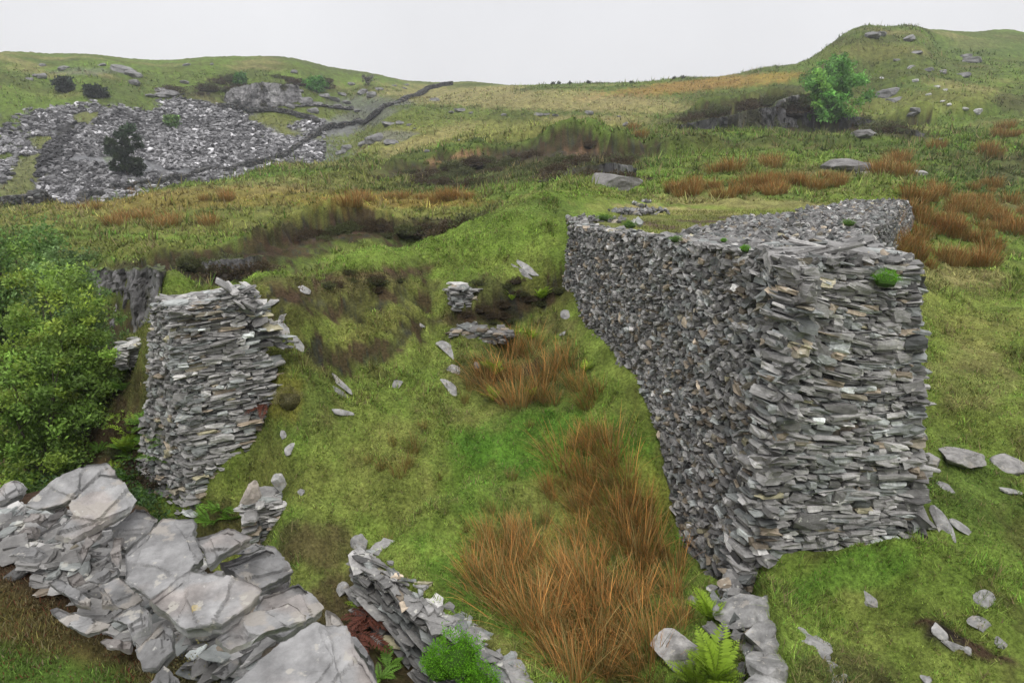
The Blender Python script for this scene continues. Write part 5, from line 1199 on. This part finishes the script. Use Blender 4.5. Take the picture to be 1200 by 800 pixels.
# heathery tussocks on the banks: one can tell them apart, all small
for E, lab, grp, r0, s0 in (([(470,268,90,8,16),(380,275,40,8,10),(250,312,60,8,10),(545,272,20,12,6)], 'dark heather tussock hanging on the lip of the near ravine', 'heather on the ravine lip', 17, 1.0), ([(560,205,90,16,22),(690,205,60,18,26),(620,190,70,8,12),(730,190,30,8,8),(480,210,50,10,6)], 'dark heather tussock on the rough bank below the far green slope', 'heather on the far bank', 30, 1.7), ([(600,345,60,22,12),(560,372,40,6,5),(430,328,70,12,9)], 'low dark heather tussock on the knoll at the gully head', 'heather on the knoll', 9, .32),
        ([(850,140,60,8,16),(900,122,40,12,10),(1010,152,50,6,12)], 'dark heather clump on the crag below the right hill', 'heather on the crag', 50, 3.2),([(300,96,50,8,10),(240,108,50,6,7),(380,98,16,5,4)], 'dark heather clump around the quarry rock face on the left hill', 'heather on the quarry hill', 80, 3.4)):
    for i, (a, b) in enumerate(in_ellipses(E, 0)): put_c(2+i % 2, hit_(a, b, r0)-V3(0, 0, .12*s0), s0*gr.uniform(.6, 1.25), gr.uniform(0, 6), lab, 'heather', grp)
put_c(2, hit_(693, 168, 40)-V3(0, 0, .2), 1.4, 0, 'single round dark bush on the green slope above the rough bank', 'bush')

# ---- trees
def tree(name, label, base, height, crown_r, seed, nleaf, leaf, col, trunks=4, tr=.05, low=.25, cat='tree', aspect=1.0, dens=26, group=None, dark=None, lean=(0, 0), sparse=False):
    g = np.random.default_rng(seed); e_ = empty(name, base)
    T = []; tips = []
    for k in range(trunks):
        az = k/trunks*math.tau+g.normal(0, .4); sp = crown_r*g.uniform(.25, .7) if trunks > 1 else 0
        top = V3(math.cos(az)*sp+lean[0], math.sin(az)*sp+lean[1], height*g.uniform(.7, .93)); m = 9; t = np.linspace(0, 1, m)
        path = np.stack([top[0]*t**1.3+.04*height*vnoise(t*3, t*0+k, s=seed)*t, top[1]*t**1.3+.04*height*vnoise(t*3+9, t*0+k, s=seed)*t, top[2]*t-.2*(t == 0)], 1)
        T.append(tube(path, tr*(1-t*.85)*g.uniform(.7, 1.1), 7))
        for b in range(9):
            t0 = g.uniform(low+.05, .97); i = int(t0*(m-1)); p0 = path[i]; a2 = g.uniform(0, math.tau); L_ = crown_r*g.uniform(.35, .85)*(1.15-t0*.6)
            d = V3(math.cos(a2), math.sin(a2), g.uniform(.1, .9)); t2 = np.linspace(0, 1, 5)[:, None]; bp = p0+unit(d)*L_*t2+V3(0, 0, .1)*L_*t2**2
            T.append(tube(bp, tr*.35*(1-.8*t2[:, 0])*(1-.5*t0), 5)); tips += [bp[-1], bp[3], bp[2]]
        tips.append(path[-1])
    v_, f_, c_ = join(T); mesh('trunk', v_, f_, None, True, M_bark, e_)
    tips = np.array(tips)
    ex = []
    for _ in range(int(dens*(3 if crown_r < 2.3 and nleaf > 15000 else 1))):     # extra clumps over an uneven crown envelope
        a2 = g.uniform(0, math.tau); zz = g.uniform(low, 1.0); rr_ = crown_r*math.sqrt(max(0, 1-((zz-.55)/.5)**2))*g.uniform(.4, 1.0)**.6*(1+.25*vnoise(a2*1.2, zz*4, s=seed)); ex.append((math.cos(a2)*rr_*aspect+lean[0]*zz, math.sin(a2)*rr_+lean[1]*zz, zz*height))
    cl = np.concatenate([tips, ex]); nc_ = len(cl)
    ci = g.integers(0, nc_, nleaf); cs = g.uniform(.05, .15, nc_)*crown_r*(.7 if sparse else 1)
    P = cl[ci]+g.normal(0, 1, (nleaf, 3))*cs[ci][:, None]*V3(1, 1, .75)*.8
    D = unit(g.normal(0, 1, (nleaf, 3))+V3(0, 0, .2)); Wd = unit(np.cross(D, g.normal(0, 1, (nleaf, 3))))
    cc_ = col*np.exp(g.normal(0, .28, nc_))[ci][:, None]*np.exp(g.normal(0, .22, nleaf))[:, None]
    yel = (g.random(nc_) < .3)[ci]; cc_[yel] *= V3(1.25, 1.08, .9)
    P[:, 2] = np.maximum(P[:, 2], low*height*.6)
    v_, f_, c_ = quads_leaf(P, D, Wd, leaf*g.uniform(.6, 1.3, nleaf), leaf*.5*g.uniform(.7, 1.3, nleaf), cc_)
    mesh('crown', v_, f_, c_, False, M_leaf, e_)
    return tag(e_, label, cat, group)
def zg(x, y): return float(Hq(x, y)[0])
WG = V3(.19, .29, .055)
def base_at(px, Y): 
    x = W(px, 400, Y)[0]; return V3(x, Y, zg(x, Y)-.05)
tree('willow_tree', 'light green leafy tree nearest to the ruined pillar, with thin dark stems', base_at(74, 11.6), 3.2, .90, 1001, 26000, .075, WG, 6, .04, .2)
tree('willow_tree', 'full green leafy tree at the left border, in front of the darker one', base_at(20, 10.6), 2.9, 1.1, 1002, 26000, .075, V3(.15, .25, .045), 6, .045, .12)
tree('willow_tree', 'darker green tree rising behind the others at the left border', base_at(5, 15.5), 4.0, 1.9, 1003, 22000, .095, V3(.11, .20, .05), 6, .06, .15)
tree('willow_tree', 'greyish green tree crown behind and above the tree by the pillar', base_at(88, 15.0), 3.7, 1.05, 1004, 18000, .09, V3(.15, .24, .08), 5, .05, .2)
tree('willow_tree', 'low dark leafy tree filling the pit just above the foreground slabs', base_at(35, 8.7), 1.9, 1.3, 1005, 16000, .065, V3(.055, .11, .03), 5, .035, .05)
def far_tree(px, py, hpx, wpx, name, label, col, nleaf, seed, cat='tree', trunks=3, low=.1, lf=.5, rmin=50, sparse=False):
    p = hit_(px, py, rmin); D = p[1]; return tree(name, label, p-V3(0, 0, .3), hpx/800*D, wpx/1600*D, seed, nleaf, lf, col, trunks, .012*hpx/800*D+.05, low, cat, sparse=sparse)
far_tree(970, 145, 66, 76, 'tree', 'vivid light green tree on the crag of the right hill', V3(.13, .29, .06), 11000, 1011, lf=.42)
far_tree(976, 100, 34, 40, 'tree', 'smaller light green tree just above the vivid one on the right hill', V3(.12, .28, .05), 3500, 1012, lf=.42)
far_tree(150, 207, 56, 44, 'pine_tree', 'dark green conifer standing on the slate tip', V3(.025, .045, .02), 9000, 1013, lf=.42, trunks=1)
far_tree(370, 107, 16, 26, 'bush', 'bright green bush right of the quarry cliff on the skyline', V3(.10, .26, .05), 2500, 1014, 'bush', lf=.5)
far_tree(203, 149, 14, 20, 'bush', 'small pale green bush at the top of the slate tip', V3(.12, .22, .06), 1500, 1015, 'bush', lf=.45)
far_tree(283, 100, 14, 18, 'bush', 'green bush on the lip of the quarry cliff', V3(.07, .17, .04), 1500, 1016, 'bush', lf=.5)
far_tree(76, 108, 17, 22, 'bush', 'dark bush at the upper end of the slate tip, left one', V3(.03, .045, .03), 2200, 1017, 'bush', lf=.5)
far_tree(112, 114, 14, 26, 'bush', 'dark bush at the upper end of the slate tip, right one', V3(.03, .045, .03), 2200, 1018, 'bush', lf=.5)
far_tree(432, 100, 13, 18, 'tree', 'tiny grey thinly leaved tree alone on the skyline', V3(.12, .12, .11), 500, 1019, trunks=4, lf=.35, low=.3, sparse=True)
for i, (a, b) in enumerate([(648,99),(655,99),(668,99),(690,98),(740,96),(790,91),(800,92)]):
    far_tree(a, b, 4, 3, 'tree', 'minute dark bush dotted along the middle skyline', V3(.04, .05, .03), 60, 1030+i, 'bush', 1, lf=.5)['group'] = 'skyline bushes'



# ------------------------------------------------------------------ camera, light, world
cam = bpy.data.cameras.new('camera'); co = bpy.data.objects.new('camera', cam); COL.objects.link(co)
cam.sensor_width = 36; cam.lens = 24; cam.clip_start = .05; cam.clip_end = 3000
co.location = (0, 0, 0); co.rotation_euler = (math.pi/2-PITCH, 0, 0)
SC.camera = co
sun = bpy.data.lights.new('sun', 'SUN'); so = bpy.data.objects.new('sun', sun); COL.objects.link(so)
sun.energy = 1.5; sun.angle = math.radians(24); sun.color = (1, .97, .92)
SUN_EL, SUN_AZ = math.radians(60), math.radians(172)      # azimuth from +Y toward +X; the brighter cloud is high behind the viewer
sd = V3(math.sin(SUN_AZ)*math.cos(SUN_EL), math.cos(SUN_AZ)*math.cos(SUN_EL), math.sin(SUN_EL))
from mathutils import Vector
so.rotation_euler = Vector(sd).to_track_quat('Z', 'Y').to_euler()
so.location = (0, 0, 30)
# mild damp air: everything stands inside it, the sky is outside
hz = mesh('haze', [(-1000,-1000,-12),(1000,-1000,-12),(1000,1000,-12),(-1000,1000,-12),(-1000,-1000,60),(1000,-1000,60),(1000,1000,60),(-1000,1000,60)],
          np.array([(0,3,2,1),(4,5,6,7),(0,1,5,4),(1,2,6,5),(2,3,7,6),(3,0,4,7)])); tag(hz, kind='stuff')
hm = bpy.data.materials.new('haze'); hm.use_nodes = True; hn = hm.node_tree; hn.nodes.remove(hn.nodes['Principled BSDF'])
pv = hn.nodes.new('ShaderNodeVolumePrincipled'); pv.inputs['Color'].default_value = (.93, .95, 1, 1); pv.inputs['Density'].default_value = .0007; pv.inputs['Anisotropy'].default_value = .3
hn.links.new(pv.outputs[0], hn.nodes['Material Output'].inputs['Volume']); hz.data.materials.append(hm)
w = bpy.data.worlds.new('World'); SC.world = w; w.use_nodes = True
nt = w.node_tree; N = nt.nodes; L = nt.links
bg = N['Background']
sky = N.new('ShaderNodeTexSky'); sky.sky_type = 'NISHITA'; sky.sun_disc = False
sky.sun_elevation = SUN_EL; sky.sun_rotation = SUN_AZ; sky.air_density = 1; sky.dust_density = 4
tcn = N.new('ShaderNodeTexCoord'); sep = N.new('ShaderNodeSeparateXYZ'); L.new(tcn.outputs['Generated'], sep.inputs[0])
mr = N.new('ShaderNodeMapRange'); mr.inputs['From Min'].default_value = .0; mr.inputs['From Max'].default_value = 1
mr.inputs['To Min'].default_value = 0; mr.inputs['To Max'].default_value = 1; L.new(sep.outputs['Z'], mr.inputs['Value'])
rp = N.new('ShaderNodeValToRGB'); L.new(mr.outputs[0], rp.inputs[0])
# high overcast: brightest overhead, paler toward the horizon (values are x10, the Background strength is 0.1)
e = rp.color_ramp.elements
e[0].position = 0; e[0].color = (.90, .895, .90, 1); e[1].position = 1; e[1].color = (2.0, 2.0, 2.02, 1)
for pos, c in ((.10, (.89, .885, .895, 1)), (.24, (.85, .85, .87, 1)), (.45, (1.1, 1.1, 1.14, 1))):
    el = e.new(pos); el.color = c
cn = N.new('ShaderNodeTexNoise'); cn.inputs['Scale'].default_value = 3.0; cn.inputs['Detail'].default_value = 4; L.new(tcn.outputs['Generated'], cn.inputs['Vector'])
cm = N.new('ShaderNodeMapRange'); cm.inputs['To Min'].default_value = 8.9; cm.inputs['To Max'].default_value = 11.1; L.new(cn.outputs['Fac'], cm.inputs['Value'])
mul = N.new('ShaderNodeVectorMath'); mul.operation = 'SCALE'; L.new(rp.outputs[0], mul.inputs[0]); L.new(cm.outputs[0], mul.inputs['Scale'])
mx = N.new('ShaderNodeMix'); mx.data_type = 'RGBA'; mx.inputs['Factor'].default_value = .94
L.new(sky.outputs[0], mx.inputs['A']); L.new(mul.outputs[0], mx.inputs['B'])
L.new(mx.outputs['Result'], bg.inputs['Color']); bg.inputs['Strength'].default_value = .1
SC.view_settings.view_transform = 'Standard'; SC.view_settings.look = 'None'; SC.view_settings.gamma = 1; SC.view_settings.exposure = .08
SC.view_settings.use_curve_mapping = False
SC.cycles.max_bounces = 5; SC.cycles.diffuse_bounces = 3; SC.cycles.transmission_bounces = 3; SC.cycles.use_denoising = True
